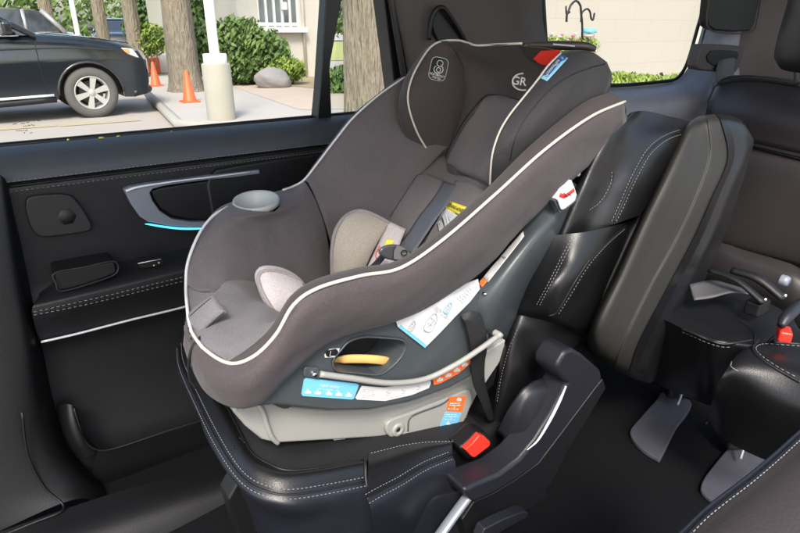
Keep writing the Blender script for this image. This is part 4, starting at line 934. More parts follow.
# belts lying on the third row
patch('lap_belt', [
  [PZ(690,284,-.50), PZ(712,280,-.50), PZ(730,284,-.50), PZ(750,290,-.50)],
  [PZ(694,300,-.52), PZ(712,297,-.51), PZ(732,292,-.50), PZ(752,294,-.50)]], M['webg'], t3, thick=.003)
for i, (a, b, col) in enumerate((((709,270),(764,303),'trimD'), ((732,270),(784,299),'trimD'))):
    pA, pB = PZ(a[0], a[1], -.47), PZ(b[0], b[1], -.50)
    st = tube('buckle_stalk', [pA, pA.lerp(pB, .5)+Vector((0,0,.012)), pB], [.012,.014,.012] if i else [.007,.008,.010], M[col], t3, n=6, flat=.6)
    lathe('stalk_tip', [(0,.004),(.003,.003),(.004,-.001),(.003,-.004)], pB+Vector((0,0,.008)), M['chrome'], st, n=14)
lathe('anchor_bolt', [(0,-.005),(.008,-.005),(.010,0),(.010,.008)], PZ(786,281,-.42), M['silverD'], t3, n=18, axis='Y')
tube('bolster_edge', [PZ(806,300,-.46), PZ(796,308,-.47), PZ(786,318,-.48), PZ(781,326,-.49)], [.008,.012,.011,.007], M['armL'], t3, n=6)
box('buckle_socket', PZ(757,306,-.52), (.05,.03,.03), M['trimD'], t3, bevel=.005)
rb = box('red_buckle', PZ(784,334,-.51), (.034,.022,.022), M['red'], t3, bevel=.005, rz=R(30))
# ================================================================== FOREGROUND SEAT EDGE
fs = thing('near_seat', 'brown grey leather seat edge with pale stitching in the lower right corner', 'car seat', PZ(800, 533, -.55))
e = [(640,580),(688,534),(712,511),(752,480),(780,456),(802,436),(850,395)]
ztop = -.36
fsp = patch('seat_side', [[PZ(x, y, ztop) for x, y in e], [PZ(x+4, y+5, ztop+.003) for x, y in e], [PZ(x+20, y+22, ztop+.012) for x, y in e], [PZ(x+60, y+66, ztop+.01) for x, y in e], [PZ(x+160, y+180, ztop-.01) for x, y in e]], M['leatherT'], fs)
patch('seat_flank', [[PZ(x, y, ztop) for x, y in e], [PZ(x, y, ztop)+Vector((.0,.004,-.02)) for x, y in e], [PZ(x, y, ztop)+Vector((.0,-.02,-.25)) for x, y in e], [PZ(x, y, ztop)+Vector((0,-.02,-.5)) for x, y in e]], M['leather'], fs)
stitches('stitching', [[PZ(x+1.2, y+1.4, ztop+.003) for x, y in e]], fsp, r=.0005, dash=.0035, gap=.002)
tube('seam', [PZ(x, y, ztop+.001) for x, y in e], .0012, M['black'], fsp)
# ================================================================== OUTSIDE
M['asph'] = mat('pale_asphalt', (.40,.355,.32), .85, var=.10, vscale=1.2, bump=.5, bscale=90)
M['pave'] = mat('concrete_pavement', (.45,.41,.375), .85, var=.08, vscale=2, bump=.3, bscale=60)
M['path'] = mat('brick_path', (.50,.40,.32), .85, var=.10, vscale=3, bump=.3, bscale=40)
M['kerb'] = mat('kerb_concrete', (.38,.36,.32), .8, var=.08)
M['soil'] = mat('dry_soil', (.36,.27,.17), .95, var=.25, vscale=6, bump=.8, bscale=60)
M['lawn'] = mat('dry_lawn', (.36,.36,.12), .95, var=.3, vscale=3, bump=.8, bscale=80)
M['yline'] = mat('faded_yellow_paint', (.42,.36,.24), .8, var=.2, vscale=20)
M['stucco'] = mat('cream_stucco', (.60,.56,.49), .9, var=.05, vscale=2, bump=.3, bscale=200)
M['bark'] = mat('tree_bark', (.26,.215,.16), .95, var=.5, vscale=9, bump=1.0, bscale=9, stretch=(3,3,.5))
M['bark'].node_tree.nodes['Bump'].inputs['Distance'].default_value = .09
M['rock'] = mat('boulder_stone', (.27,.25,.245), .9, var=.2, vscale=6, bump=.6, bscale=30)
M['leafA'] = mat('leaf_green', (.125,.20,.05), .6, var=.55, vscale=4)
M['leafB'] = mat('leaf_yellow_green', (.22,.30,.045), .6, var=.4, vscale=4)
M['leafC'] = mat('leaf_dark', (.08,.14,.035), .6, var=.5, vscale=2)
M['wpaint'] = mat('white_paint', (.80,.79,.77), .5, var=.03)
M['cone'] = mat('cone_orange', (.85,.13,.035), .5, var=.08)
M['carB'] = mat('dark_blue_car_paint', (.009,.012,.017), .16, coat=1, var=.05)
M['carS'] = mat('silver_car_paint', (.38,.38,.38), .3, metal=.3, coat=.8, var=.05)
M['carK'] = mat('black_car_paint', (.02,.02,.022), .25, coat=1, var=.05)
M['tyre'] = mat('dusty_tyre', (.10,.095,.09), .9, var=.15, vscale=12, bump=.4, bscale=60)
M['rim'] = mat('alloy_rim', (.52,.50,.47), .35, metal=.4, var=.03)
M['cglass'] = mat('car_window_dark', (.03,.035,.04), .06, coat=1, var=.05)
M['lamp'] = mat('headlight_lens', (.70,.70,.68), .12, coat=1, var=.08, vscale=20)
M['amber'] = mat('indicator_amber', (.85,.30,.08), .25, coat=1)
M['tail'] = mat('tail_light', (.60,.04,.08), .25, coat=1)
def sheet(name, pts, z, m, kind='structure'):
    o = from_data(name, [(x, y, z) for x, y in pts], [tuple(range(len(pts)))], m, smooth=False)
    if o.data.polygons[0].normal.z < 0: o.data.flip_normals()
    return tag(o, kind=kind)
sheet('ground', [(-120,-60),(160,-60),(160,200),(-120,200)], 0, M['asph'])
def G(x, y): v = PZ(x, y, -H); return (v.x, v.y)
# pavement strip with the trees, with a real kerb
kb = [G(151,98), G(184,130), (3.6,5.5), (12,5.3), (30,9), (30,12), G(330,95), G(262,84), G(198,66), G(150,62), G(142,84)]
pv = prism('pavement', [Vector((x, y, .0)) for x, y in kb], (0,0,.12), M['pave'], bevel=.02); tag(pv, kind='structure')
tube('kerb', [Vector((kb[0][0]-.05, kb[0][1], .075)), Vector((kb[1][0]-.05, kb[1][1], .075)), Vector((3.5,5.5,.075))], .075, M['kerb'], n=4, sp=False); tag(D.objects['kerb'], kind='structure')
sheet('path', [G(232,92), G(300,118), (6.5,7.2), (12,8.6), G(350,96), G(310,88), G(262,84), G(232,80)], .124, M['path'])
sheet('planting_bed', [G(180,56), G(205,72), G(268,90), G(330,96), (14,14.5), (8,17), (4,19)], .13, M['soil'])
sheet('far_lawn', [(-10,24),(3,21),(7,22),(40,30),(40,60),(-10,60)], .02, M['lawn'])
sheet('parking_line', [G(60,124), G(140,119), G(141,121), G(60,127)], .006, M['yline'])
sheet('parking_line', [G(-60,131), G(58,124), G(58,126.5), G(-60,135)], .006, M['yline'])
sheet('far_road', [(-40,62),(120,62),(120,80),(-40,80)], .02, M['pave'])
# ---- trees
def trunk(label, base, r, h, group, lean=0, seed=0):
    rr = random.Random(seed); t = thing('tree', label, 'tree', base, group)
    n = 26; seg = 26; vs, fs = [], []
    for i in range(n):
        z = h*(i/(n-1))**1.4; rad = r*(1-.25*z/h)*(1+.35*math.exp(-z/.16))
        for k_ in range(seg):
            a = 2*math.pi*k_/seg
            q = rad*(1+.05*math.sin(a*5+seed+z*.6)+.03*math.sin(a*9+z*2.3+seed))
            vs.append(Vector((base[0]+q*math.cos(a)+lean*z, base[1]+q*math.sin(a), base[2]-.05+z)))
    for i in range(n-1):
        for k_ in range(seg): fs.append((i*seg+k_, i*seg+(k_+1)%seg, (i+1)*seg+(k_+1)%seg, (i+1)*seg+k_))
    from_data('trunk', vs, fs, M['bark'], t)
    top = Vector((base[0]+lean*h, base[1], base[2]+h))
    V = []; Fc = []
    for j in range(5):
        a = j*1.257+seed; v, f = tube_data([top+Vector((0,0,-.3)), top+Vector((math.cos(a)*.8, math.sin(a)*.8, .8)), top+Vector((math.cos(a)*1.6, math.sin(a)*1.6, 1.9))], [r*.5, r*.3, r*.12], 8)
        o = len(V); V += v; Fc += [tuple(q+o for q in w) for w in f]
    from_data('limb', V, Fc, M['bark'], t)
    leaves('crown', [(top+Vector((rr.uniform(-1.2,1.2), rr.uniform(-1.2,1.2), 1.8+rr.uniform(-.4,1))), Vector((1.1,1.1,.8))) for _ in range(6)], 900, .14, M['leafA'], t, seed)
    return t
def leaves(name, blobs, n, size, m, parent, seed=0, zmin=None):
    rr = random.Random(seed+11); vs, fs = [], []
    vol = [b[1].x*b[1].y*b[1].z for b in blobs]; tot = sum(vol)
    for (c, rad), vv in zip(blobs, vol):
        for _ in range(int(n*vv/tot)):
            d = Vector((rr.gauss(0,1), rr.gauss(0,1), rr.gauss(0,1))).normalized()
            q = rr.uniform(.62, 1.03) if rr.random() < .85 else rr.uniform(.3, 1.12)
            p = c + Vector((d.x*rad.x*q, d.y*rad.y*q, d.z*rad.z*q))*(1+.10*math.sin(d.x*7+seed)*math.sin(d.z*6+d.y*5))
            if zmin is not None and p.z < zmin: continue
            u = (d*.5+Vector((rr.gauss(0,1), rr.gauss(0,1), rr.gauss(0,1)))*.5).orthogonal().normalized()
            w = u.cross(Vector((rr.gauss(0,1), rr.gauss(0,1), rr.gauss(0,1)))).normalized()
            s = size*rr.uniform(.6, 1.3); o = len(vs)
            vs += [p-u*s, p+w*s*.4, p+u*s, p-w*s*.4]; fs.append((o, o+1, o+2, o+3))
    return from_data(name, vs, fs, m, parent, smooth=False)
def at(x, y, h=0): v = PZ(x, y, -H+h); return Vector((v.x, v.y, h))
trunk('slender brown tree trunk standing on the pavement beside the orange cone', at(187,91,.12), .30, 4.2, 'trees along the pavement', seed=1)
trunk('thin tree trunk far behind the hood of the dark parked car', Vector((P(133,30,17).x, 17, 0)), .20, 5.5, 'trees along the pavement', seed=2)
trunk('thin tree trunk between the parked car windshield and the white pole', Vector((P(102,30,19).x, 19, 0)), .18, 5.5, 'trees along the pavement', seed=3)
trunk('faint tree trunk farthest back behind the dark parked car', Vector((P(50,30,24).x, 24, 0)), .22, 7, 'trees along the pavement', seed=4)
bt = P(369, 112, 6.2); trunk('broad furrowed tree trunk filling the narrow rear door pane', Vector((bt.x, bt.y, .1)), .30, 4.5, 'trees along the pavement', seed=5)
# ---- shrubs
def bush(name, label, blobs, n, size, m, seed, cat='bush', group=None):
    c = sum((b[0] for b in blobs), Vector())/len(blobs); t = thing(name, label, cat, Vector((c.x, c.y, .12)), group)
    leaves('foliage', blobs, n, size, M[m], t, seed, zmin=.1)
    V, Fc = [], []; rr = random.Random(seed)
    for b in blobs:
        for _ in range(5):
            v, f = tube_data([Vector((b[0].x+rr.uniform(-.1,.1), b[0].y, .1)), b[0]+Vector((rr.uniform(-1,1)*b[1].x*.7, rr.uniform(-1,1)*b[1].y*.7, b[1].z*.6))], [.025, .01], 5); o = len(V); V += v; Fc += [tuple(q+o for q in w) for w in f]
    from_data('branch', V, Fc, M['bark'], t)
    # dense inner mass of larger, darker leaves
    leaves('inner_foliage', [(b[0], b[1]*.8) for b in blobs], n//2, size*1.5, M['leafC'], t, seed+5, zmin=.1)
    return t
def BP(x, y, Y): return P(x, y, Y)
hedge = [(BP(222,55,13.4), Vector((.55,.6,.55))), (BP(240,52,13.3), Vector((.75,.7,.72))), (BP(262,58,13.2), Vector((.65,.6,.62))), (BP(205,48,13.8), Vector((.5,.6,.6))), (BP(275,62,13.2), Vector((.4,.4,.42)))]
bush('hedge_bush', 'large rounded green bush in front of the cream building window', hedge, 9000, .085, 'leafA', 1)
bush('low_bush', 'small yellow green bush beside the boulder at the building corner', [(BP(287,70,12.6), Vector((.42,.4,.26))), (BP(278,70,12.6), Vector((.25,.3,.22)))], 2500, .06, 'leafB', 2)
bush('corner_bush', 'green bush seen between the window divider and the broad trunk', [(BP(342,92,10.5), Vector((.45,.4,.45))), (BP(348,84,10.8), Vector((.35,.4,.4)))], 3000, .06, 'leafA', 3)
bush('dark_bush', 'dark green bush far behind between the thin tree trunks', [(BP(148,26,27), Vector((1.0,1,1.2))), (BP(160,22,27), Vector((.9,1,1.2)))], 4000, .12, 'leafC', 4)
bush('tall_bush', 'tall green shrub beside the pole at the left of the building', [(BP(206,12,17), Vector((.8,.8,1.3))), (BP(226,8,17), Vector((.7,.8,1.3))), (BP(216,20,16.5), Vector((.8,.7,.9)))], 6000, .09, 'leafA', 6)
bush('weed_clump', 'pale green weeds at the foot of the near tree by the cones', [(BP(150,40,17), Vector((.5,.4,.4)))], 900, .06, 'leafB', 7)
wd = thing('distant_trees', 'row of hazy green trees behind the parking lot', 'trees', Vector((8,60,0)))
leaves('crown', [(Vector((x, 62+random.Random(x).uniform(-3,3), 3.5)), Vector((3.4,3,3.6))) for x in range(-2, 44, 5)], 9000, .38, M['leafA'], wd, 9)
wd['kind'] = 'stuff'; 
# boulder
bm = bmesh.new(); bmesh.ops.create_icosphere(bm, subdivisions=4, radius=1)
bc = at(277, 88, .12)
from mathutils import noise
for v in bm.verts:
    n_ = noise.noise(v.co*1.3)*.18+noise.noise(v.co*4)*.05
    v.co = v.co*(1+n_); v.co = Vector((v.co.x*.40, v.co.y*.30, v.co.z*.25)); v.co.z += .10*v.co.x*-.6
bm.transform(Matrix.Translation(bc+Vector((0,.15,.16))))
me = D.meshes.new('boulder'); bm.to_mesh(me); bm.free(); tag(link('boulder', me, M['rock']), 'pale rounded boulder lying in front of the bushes', 'boulder')
# cones and barrier
def cone(label, b, h, grp='orange traffic cones'):
    t = thing('traffic_cone', label, 'traffic cone', b, grp)
    lathe('cone_body', [(h*.24,.02),(h*.21,.04),(h*.05,h),(h*.03,h+.005),(0,h+.005)], b, M['cone'], t, n=28)
    box('cone_base', b+Vector((0,0,.012)), (h*.56,h*.56,.025), M['cone'], t, bevel=.008)
cone('orange traffic cone standing on the pavement in front of the slender tree', at(190,102,.12), .52)
cone('orange traffic cone close to the front bumper of the dark parked car', at(156,86,.12), .50)
bar = thing('barrier', 'low orange and white barrier behind the cones', 'barrier', at(157,75,.12))
c0 = at(157,74,.12)
box('orange_panel', c0+Vector((-.12,0,.22)), (.42,.25,.42), M['cone'], bar, bevel=.03); box('white_panel', c0+Vector((.12,.16,.26)), (.46,.18,.52), M['wpaint'], bar, bevel=.03)
# pole on its concrete pier
pb = at(223,128,.0); pl_ = thing('bollard_pole', 'white metal pole rising from a round pale concrete pier', 'pole', pb)
lathe('pier', [(0,.86),(.175,.86),(.19,.84),(.19,-.02)], pb, mat('pier_concrete', (.36,.335,.28), .85, var=.08, vscale=5), pl_, n=36)
lathe('collar', [(0,.98),(.145,.98),(.155,.97),(.155,.86),(.15,.85)], pb, M['wpaint'], pl_, n=32)
lathe('post', [(0,4.6),(.065,4.6),(.065,.95)], pb, M['wpaint'], pl_, n=24)
sp_ = Vector((P(77,30,21).x, 21, 0)); sg = thing('far_post', 'thin white post far behind the dark blue car next to the silver car', 'post', sp_)
lathe('post', [(0,3.5),(.07,3.5),(.07,.5)], sp_, M['wpaint'], sg, n=14); lathe('footing', [(0,.55),(.16,.55),(.18,0)], sp_, D.materials['pier_concrete'], sg, n=14)
# building
bd_ = thing('cream_building', 'cream stucco building with a white barred window behind the bushes', 'building', Vector((6,14,0)))
YB = 14.3
w0, w1 = P(236, 0, YB).x, P(319, 0, YB).x
def wx(px): return P(px, 28, YB).x
zt, zs = 4.5, P(280, 27, YB).z
xa, xb = wx(259), wx(300)
for nm, (x0, x1, za, zb) in {'a': (w0, xa, 0, zt), 'b': (xb, w1, 0, zt), 'c': (xa, xb, 0, zs), 'd': (xa, xb, zs+1.6, zt)}.items():
    box('wall', ((x0+x1)/2, YB+.15, (za+zb)/2), (x1-x0, .3, zb-za), M['stucco'], bd_, bevel=0)
box('side_wall', (w0+.15, YB+4.3, zt/2), (.3, 8, zt), M['stucco'], bd_, bevel=0)
box('side_wall', (w1-.15, YB+4.3, zt/2), (.3, 8, zt), M['stucco'], bd_, bevel=0)
box('roof', ((w0+w1)/2, YB+4, zt+.1), (w1-w0+.6, 9, .2), M['stucco'], bd_, bevel=.02)
wn = box('window', ((xa+xb)/2, YB+.2, zs+.8), (xb-xa, .02, 1.6), mat('pane_reflection', (.24,.26,.28), .15, var=.3, vscale=1.5), bd_, bevel=0)  # pale reflection on the glass put into its base colour
box('window_sill', ((xa+xb)/2, YB-.05, zs-.07), (xb-xa+.25, .3, .12), M['wpaint'], bd_, bevel=.01)
for i in range(6):
    xx = xa+(xb-xa)*(i+.1)/5.2
    box('window_bar', (xx, YB+.05, zs+.8), (.055,.06,1.6), M['wpaint'], wn, bevel=.006)
box('window_bar', ((xa+xb)/2, YB+.06, zs+.06), (xb-xa, .06, .08), M['wpaint'], wn, bevel=.006)
tube('drainpipe', [Vector((w1-.5, YB-.05, .2)), Vector((w1-.5, YB-.05, 4.2))], .04, M['stucco'], bd_, sp=False)
box('wall_lamp', (w1-1.0, YB-.05, P(313,7,YB).z), (.14,.1,.18), M['wpaint'], bd_, bevel=.02)
# second building, beyond the rear pillar
b2 = thing('pale_block_wall', 'long pale block wall filling the rear quarter window', 'wall', Vector((11,9,0)))
M['block'] = mat('block_wall', (.66,.60,.52), .9, var=.04, vscale=1.5, bump=.2, bscale=150)
nt = M['block'].node_tree; br_ = nt.nodes.new('ShaderNodeTexBrick'); mp = nt.nodes.new('ShaderNodeMapping'); tc = nt.nodes.new('ShaderNodeTexCoord')
mp.inputs['Rotation'].default_value = (R(90), 0, 0)
br_.inputs['Scale'].default_value = 1; br_.inputs['Brick Width'].default_value = 1.4; br_.inputs['Row Height'].default_value = .5; br_.inputs['Mortar Size'].default_value = .006
br_.inputs['Color1'].default_value = (.45,.41,.355,1); br_.inputs['Color2'].default_value = (.44,.40,.345,1); br_.inputs['Mortar'].default_value = (.385,.345,.30,1)
nt.links.new(tc.outputs['Object'], mp.inputs[0]); nt.links.new(mp.outputs[0], br_.inputs[0]); nt.links.new(br_.outputs[0], nt.nodes['Principled BSDF'].inputs['Base Color'])
box('wall', (16,9.15,2), (15,.3,4), M['block'], b2, bevel=.01)
box('coping', (16,9.15,4.05), (15.2,.4,.1), M['kerb'], b2, bevel=.02)
hkb = P(583, 50, 6.0); hk = thing('shepherd_hook', 'dark metal double shepherd hook with a blue bird feeder before the block wall', 'garden hook', Vector((hkb.x, 6, .0)))
tube('hook_pole', [Vector((hkb.x, 6, 0)), P(582,40,6), P(581,12,6), P(580,5,6), P(576,1,6), P(571,5,6), P(569,10,6), P(567,14,6), P(566.5,22,6)], .016, M['frame'], hk, n=6)
tube('hook_arm', [P(581,22,6), P(582,13,6), P(587,9,6), P(590,12,6), P(591,18,6), P(593,20,6), P(594.5,13,6)], .014, M['frame'], hk, n=6)
tube('hook_arm', [P(566,6,6), P(566.5,14,6), P(570,12,6)], .012, M['frame'], hk, n=4)
lathe('bird_feeder', [(0,.03),(.10,.02),(.11,-.04),(0,-.05)], P(589.5,30,5.95), M['blue'], hk, n=18)
lathe('feeder_tray', [(0,.02),(.09,.01),(.09,-.03),(0,-.04)], P(588.5,35,5.95), mat('feeder_tray', (.4,.36,.3), .7), hk, n=18)
M['pink'] = mat('petal_pink', (.75,.12,.28), .6); M['lil'] = mat('petal_lilac', (.6,.5,.75), .6)
fb = thing('flower_bed', 'flowering plants with pink and lilac blooms under the shepherd hook', 'flowers', Vector((P(568,50,6.1).x, 6.1, 0)))
leaves('foliage', [(P(x, 46, 6.1), Vector((.28,.2,.14))) for x in (550,560,572,584)], 1500, .035, M['leafB'], fb, 4)
fb2 = []
for i in range(12):
    x, y = 552+i*2.6, 34+((i*7)%9)
    lathe('bloom', [(0,.012),(.02,.015),(.032,.0),(.01,-.012)], P(x, y, 6.05), M['pink'] if i % 3 else M['lil'], fb, n=10)
tube('stem', [Vector((P(565,50,6.1).x, 6.1, 0)), P(565,46,6.1)], .02, M['leafC'], fb)
gr = thing('ground_ivy', 'pale green leafy plants along the bottom edge of the rear quarter window', 'plants', Vector((P(650,85,7).x, 7, 0)))
leaves('foliage', [(P(x, 80+((x*13)%5), 7.0), Vector((.42,.3,.14))) for x in range(596, 720, 12)], 6000, .05, M['leafB'], gr, 5)
leaves('lower_foliage', [(P(x, 92, 7.2), Vector((.6,.4,.35))) for x in range(596, 720, 16)], 3000, .08, M['leafA'], gr, 6)
# ---- cars
def car(name, label, org, ang, paint, group='cars parked in the lot', sc=1.0):
    """x forward, origin under the front axle"""
    mt = Matrix.Translation(org) @ Matrix.Rotation(ang, 4, 'Z') @ Matrix.Scale(sc, 4)
    t = thing(name, label, 'car', org, group); W = .92
    def arch(cx, r, n=10): return [(cx+r*math.cos(math.pi*i/n), .37+r*math.sin(math.pi*i/n)) for i in range(n+1)]
    out = [(.80,.97),(.86,.84),(.90,.66),(.89,.50),(.82,.36),(.62,.28),(.46,.29)] + arch(0,.45)[0:] + [(-.48,.30),(-1.4,.27),(-2.33,.30)] + [(x, z) for x, z in arch(-2.8,.45)] + [(-3.28,.32),(-3.65,.40),(-3.72,.62),(-3.70,.95),(-3.62,1.16),(-3.3,1.22),(-2.2,1.20),(-1.2,1.19),(-.66,1.20),(-.45,1.19),(-.1,1.165),(.25,1.125),(.52,1.07),(.70,1.02)]
    n = len(out); ys = [-1,-.985,-.93,-.75,-.4,0,.4,.75,.93,.985,1]; vs, fs = [], []
    for q in ys:
        e_ = abs(q)
        for (x, z) in out:
            inset = 0
            if z > 1.0: z2 = z + .05*(1-e_**2) - (.08*max(0, e_-.9)/.1)
            else: z2 = z
            x2 = x + (.10*(1-e_**2.5)-.04 if x > .45 and z > .4 else 0) - (.07*(1-e_**3) if x < -3.5 else 0)
            if e_ == 1: x2 = x2*.995; 
            yw = W*q + (0 if .45 < z < .95 else -.02*(1 if q > 0 else -1)*(e_ > .9))
            vs.append(mt @ Vector((x2, yw, z2)))
    for i in range(len(ys)-1):
        for j in range(n): fs.append((i*n+j, i*n+(j+1)%n, (i+1)*n+(j+1)%n, (i+1)*n+j))
    fs.append(tuple(range(n))); fs.append(tuple(reversed([(len(ys)-1)*n+j for j in range(n)])))
    me = D.meshes.new('body'); me.from_pydata([tuple(v) for v in vs], [], fs); me.update()
    bm = bmesh.new(); bm.from_mesh(me); bmesh.ops.recalc_face_normals(bm, faces=bm.faces); bm.to_mesh(me); bm.free()
    body_ = link('body', me, paint, t); 
    for p in me.polygons: p.use_smooth = True
    try: me.set_sharp_from_angle(angle=R(32))
    except Exception: pass
    def L(x, y, z): return mt @ Vector((x, y, z))
    # greenhouse
    b_ = [(-.62,1.20),(-1.50,1.70),(-1.9,1.755),(-3.0,1.72),(-3.45,1.22)]
    vs = []; 
    for s_ in (-1, 1):
        for (x, z) in b_: vs.append(L(x, s_*(.86-.20*(z-1.2)/.55), z))
    fs = [(0,1,6,5),(1,2,7,6),(2,3,8,7),(3,4,9,8),(4,3,2,1,0),(5,6,7,8,9)]
    from_data('window_glass', vs, fs, M['cglass'], t, smooth=False)
    from_data('roof', [L(x, y, z+.03) for x, z in ((-1.45,1.69),(-1.9,1.755),(-3.0,1.72),(-3.12,1.62)) for y in (-.69,-.4,0,.4,.69)], [(i*5+j, i*5+j+1, (i+1)*5+j+1, (i+1)*5+j) for i in range(3) for j in range(4)], paint, t)
    for s_ in (-1, 1):
        for (a, b, r_) in (((-.60,1.19),(-1.50,1.71),.045),((-1.55,1.2),(-1.72,1.74),.03),((-2.6,1.2),(-2.62,1.74),.04),((-3.46,1.2),(-3.02,1.73),.06)):
            tube('pillar', [L(a[0], s_*.86, a[1]), L(b[0], s_*.68, b[1])], r_*sc, paint, t, sp=False)
        mirror = box('mirror', L(-.93, s_*1.0, 1.30), (.12*sc,.22*sc,.17*sc), paint, t, bevel=.04*sc, rz=ang, seg=4)
        tube('mirror_stem', [L(-.85, s_*.84, 1.22), L(-.92, s_*.94, 1.25)], .03*sc, M['frame'], mirror, sp=False)
        for x in (-1.45, -2.45): tube('door_handle', [L(x-.12, s_*.925, .98), L(x, s_*.95, .985), L(x+.12, s_*.925, .98)], .016*sc, M['chrome'], t, n=4)
        for x in (-.62, -1.62, -2.36): tube('door_seam', [L(x, s_*.915, 1.12), L(x, s_*.922, .70), L(x+(.02 if x > -2 else .1), s_*.912, .32)], .005*sc, M['black'], t, n=4, seg=4)
        tube('side_strip', [L(-.52, s_*.915, .37), L(-1.4, s_*.92, .35), L(-2.3, s_*.915, .37)], .02*sc, M['silver'], t, n=4, seg=6)
        tube('belt_strip', [L(-.8, s_*.88, 1.195), L(-2, s_*.89, 1.2), L(-3.3, s_*.88, 1.22)], .012*sc, M['chrome'], t, n=4, seg=6)
        # lamps
        hl = from_data('headlight', [L(x, s_*y, z) for x, y, z in ((.885,.60,.94),(.80,.84,.97),(.66,.925,1.0),(.52,.93,1.015),(.60,.935,.93),(.74,.93,.87),(.86,.80,.84),(.93,.62,.82))], [tuple(range(8))], M['lamp'], t, smooth=False)
        md_ = hl.modifiers.new('s', 'SOLIDIFY'); md_.thickness = .02; md_.offset = 0
        ind = from_data('indicator', [L(x, s_*y, z) for x, y, z in ((.62,.945,1.0),(.52,.945,1.005),(.56,.948,.955),(.63,.948,.945))], [(0,1,2,3)], M['amber'], hl, smooth=False); md_ = ind.modifiers.new('s', 'SOLIDIFY'); md_.thickness = .02; md_.offset = 0
        lathe('fog_light', [(0,-.02),(.07,-.015),(.085,0),(.085,.03)], L(.80, s_*.80, .56), M['lamp'], t, n=18, mt=Matrix.Rotation(ang, 4, 'Z') @ Matrix.Rotation(R(s_*40), 4, 'Z') @ Matrix.Rotation(R(-90), 4, 'Y'))
        tl = from_data('tail_light', [L(x, s_*y, z) for x, y, z in ((-3.5,.925,1.12),(-3.66,.88,1.14),(-3.76,.62,1.12),(-3.78,.62,.92),(-3.74,.90,.90),(-3.48,.935,.95))], [tuple(range(6))], M['tail'], t, smooth=False); md_ = tl.modifiers.new('s', 'SOLIDIFY'); md_.thickness = .03; md_.offset = 0
        for cx in (0, -2.8):
            whl = wheel(L(cx, s_*.80, .375), ang, s_, t, sc)
            tube('wheel_arch_lip', [L(cx+.455*math.cos(a), s_*.925, .37+.455*math.sin(a)) for a in [math.pi*i/14 for i in range(15)]], .018*sc, M['carK'] if paint != M['carS'] else paint, t, sp=False, seg=6)
    for cx in (0, -2.8): box('wheel_well', L(cx, 0, .60), (.94*sc, 1.25*sc, .54*sc), M['black'], t, bevel=0, rz=ang)
    tube('front_bumper_lip', [L(.60,-.90,.33), L(.88,-.7,.37), L(.95,0,.37), L(.88,.7,.37), L(.60,.90,.33)], .05*sc, M['frame'], t, n=5)
    tube('hood_seam', [L(.70,-.62,1.075), L(.2,-.70,1.155), L(-.45,-.74,1.225)], .006*sc, M['black'], t, n=5, seg=4)
    tube('hood_seam', [L(.70,.62,1.075), L(.2,.70,1.155), L(-.45,.74,1.225)], .006*sc, M['black'], t, n=5, seg=4)
    for s_ in (-1, 1): tube('sill_cladding', [L(-.50,s_*.90,.31), L(-1.4,s_*.905,.28), L(-2.32,s_*.90,.31)], .045*sc, M['frame'], t, n=5, seg=8)
    for s_ in (-1, 1): tube('shoulder_crease', [L(.40,s_*.928,.99), L(-.3,s_*.936,1.03), L(-1.4,s_*.936,1.02), L(-3.3,s_*.925,1.04)], .012*sc, paint, t, n=5, seg=8)
    box('grille', L(.955,0,.72), (.03*sc,1.0*sc,.22*sc), M['chrome'], t, bevel=.01, rz=ang)
    return t
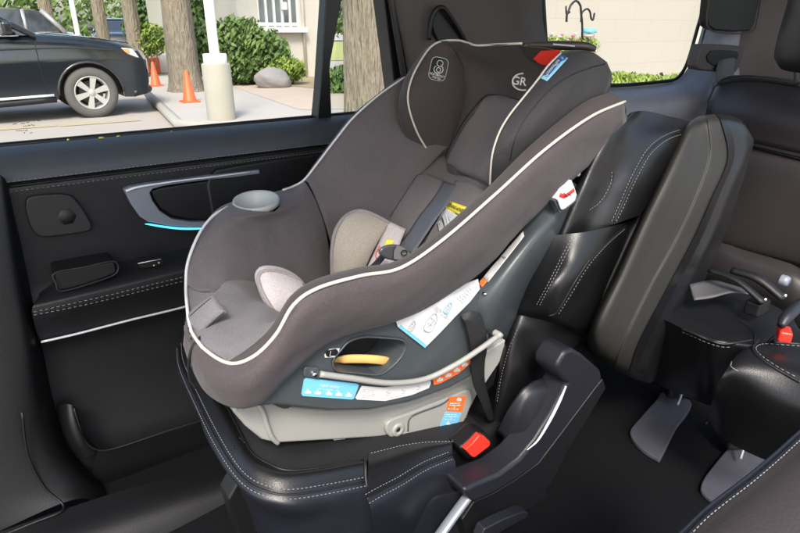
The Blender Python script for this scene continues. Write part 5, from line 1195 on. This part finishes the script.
def wheel(c, ang, s_, parent, sc):
    rt = Matrix.Rotation(ang, 4, 'Z') @ Matrix.Rotation(R(-90*s_), 4, 'X') @ Matrix.Scale(sc, 4)
    w = lathe('wheel', [(.235,.09),(.26,.115),(.31,.12),(.352,.105),(.375,.075),(.375,-.10),(.25,-.11)], c, M['tyre'], parent, n=44, mt=rt)
    lathe('rim', [(.250,.10),(.240,.115),(.228,.10),(.215,.04),(.21,-.05)], c, M['rim'], w, n=44, mt=rt)
    lathe('brake_disc', [(0,.0),(.17,.0),(.17,-.02),(0,-.02)], c, mat('brake_iron', (.10,.09,.085), .6) if 'brake_iron' not in D.materials else D.materials['brake_iron'], w, n=28, mt=rt)
    V, Fc = [], []
    for i in range(6):
        a = 2*math.pi*i/6+.3
        def q(r, off, z): return c + rt @ Vector((r*math.cos(a)-off*math.sin(a), r*math.sin(a)+off*math.cos(a), z))
        o = len(V); V += [q(.03,-.028,.09), q(.235,-.046,.10), q(.235,.046,.10), q(.03,.028,.09), q(.03,-.028,.05), q(.235,-.046,.05), q(.235,.046,.05), q(.03,.028,.05)]
        Fc += [tuple(o+k_ for k_ in f) for f in ((0,1,2,3),(7,6,5,4),(0,4,5,1),(1,5,6,2),(2,6,7,3),(3,7,4,0))]
    from_data('spoke', V, Fc, M['rim'], w, smooth=False)
    lathe('hub_cap', [(0,.108),(.04,.105),(.05,.09),(.05,.05)], c, M['rim'], w, n=24, mt=rt)
    return w
wc = PZ(96, 117, -H)
car('parked_suv', 'dark blue sport utility car parked side on outside the door window', Vector((wc.x, wc.y+.80, 0)), 0, M['carB'])
car('parked_hatchback', 'silver car with a red tail light parked behind the dark blue car', Vector((P(76,25,18).x-3.72, 18.9, 0)), R(180)+R(0), M['carS'])
k3 = PZ(113, 31, -H); car('parked_car', 'small black car far off between the thin tree trunks', Vector((P(113,20,30).x, 30, 0)), R(-100), M['carK'])
# ================================================================== WORLD, LIGHT, CAMERA
w = D.worlds.new('World'); SC.world = w; w.use_nodes = True
nt = w.node_tree; sky = nt.nodes.new('ShaderNodeTexSky'); sky.sky_type = 'NISHITA'; sky.sun_disc = False
SUN_EL, SUN_AZ = R(48), R(215)
sky.sun_elevation = SUN_EL; sky.sun_rotation = SUN_AZ; sky.air_density = 1.2; sky.dust_density = 3; sky.ozone_density = .6
bg = nt.nodes['Background']; bg.inputs['Strength'].default_value = .13
nt.links.new(sky.outputs[0], bg.inputs[0])
sl = D.lights.new('sun', 'SUN'); sl.energy = 1.5; sl.angle = R(14); sl.color = (1,.95,.88)
so = D.objects.new('sun', sl); COL.objects.link(so)
sdir = Vector((math.sin(SUN_AZ)*math.cos(SUN_EL), math.cos(SUN_AZ)*math.cos(SUN_EL), math.sin(SUN_EL)))
so.rotation_euler = sdir.to_track_quat('Z', 'Y').to_euler()
cam = D.cameras.new('camera'); co = D.objects.new('camera', cam); COL.objects.link(co); SC.camera = co
cam.sensor_width = 36; cam.lens = 36*F/800; cam.clip_start = .02; cam.clip_end = 1000
co.location = CAM; co.rotation_euler = (R(90)-PITCH, 0, -YAW)
SC.view_settings.view_transform = 'Standard'; SC.view_settings.look = 'None'; SC.view_settings.gamma = 1; SC.view_settings.exposure = 1.4
SC.render.engine = 'CYCLES'
SC.cycles.transparent_max_bounces = 16; SC.cycles.max_bounces = 8; SC.cycles.use_denoising = True
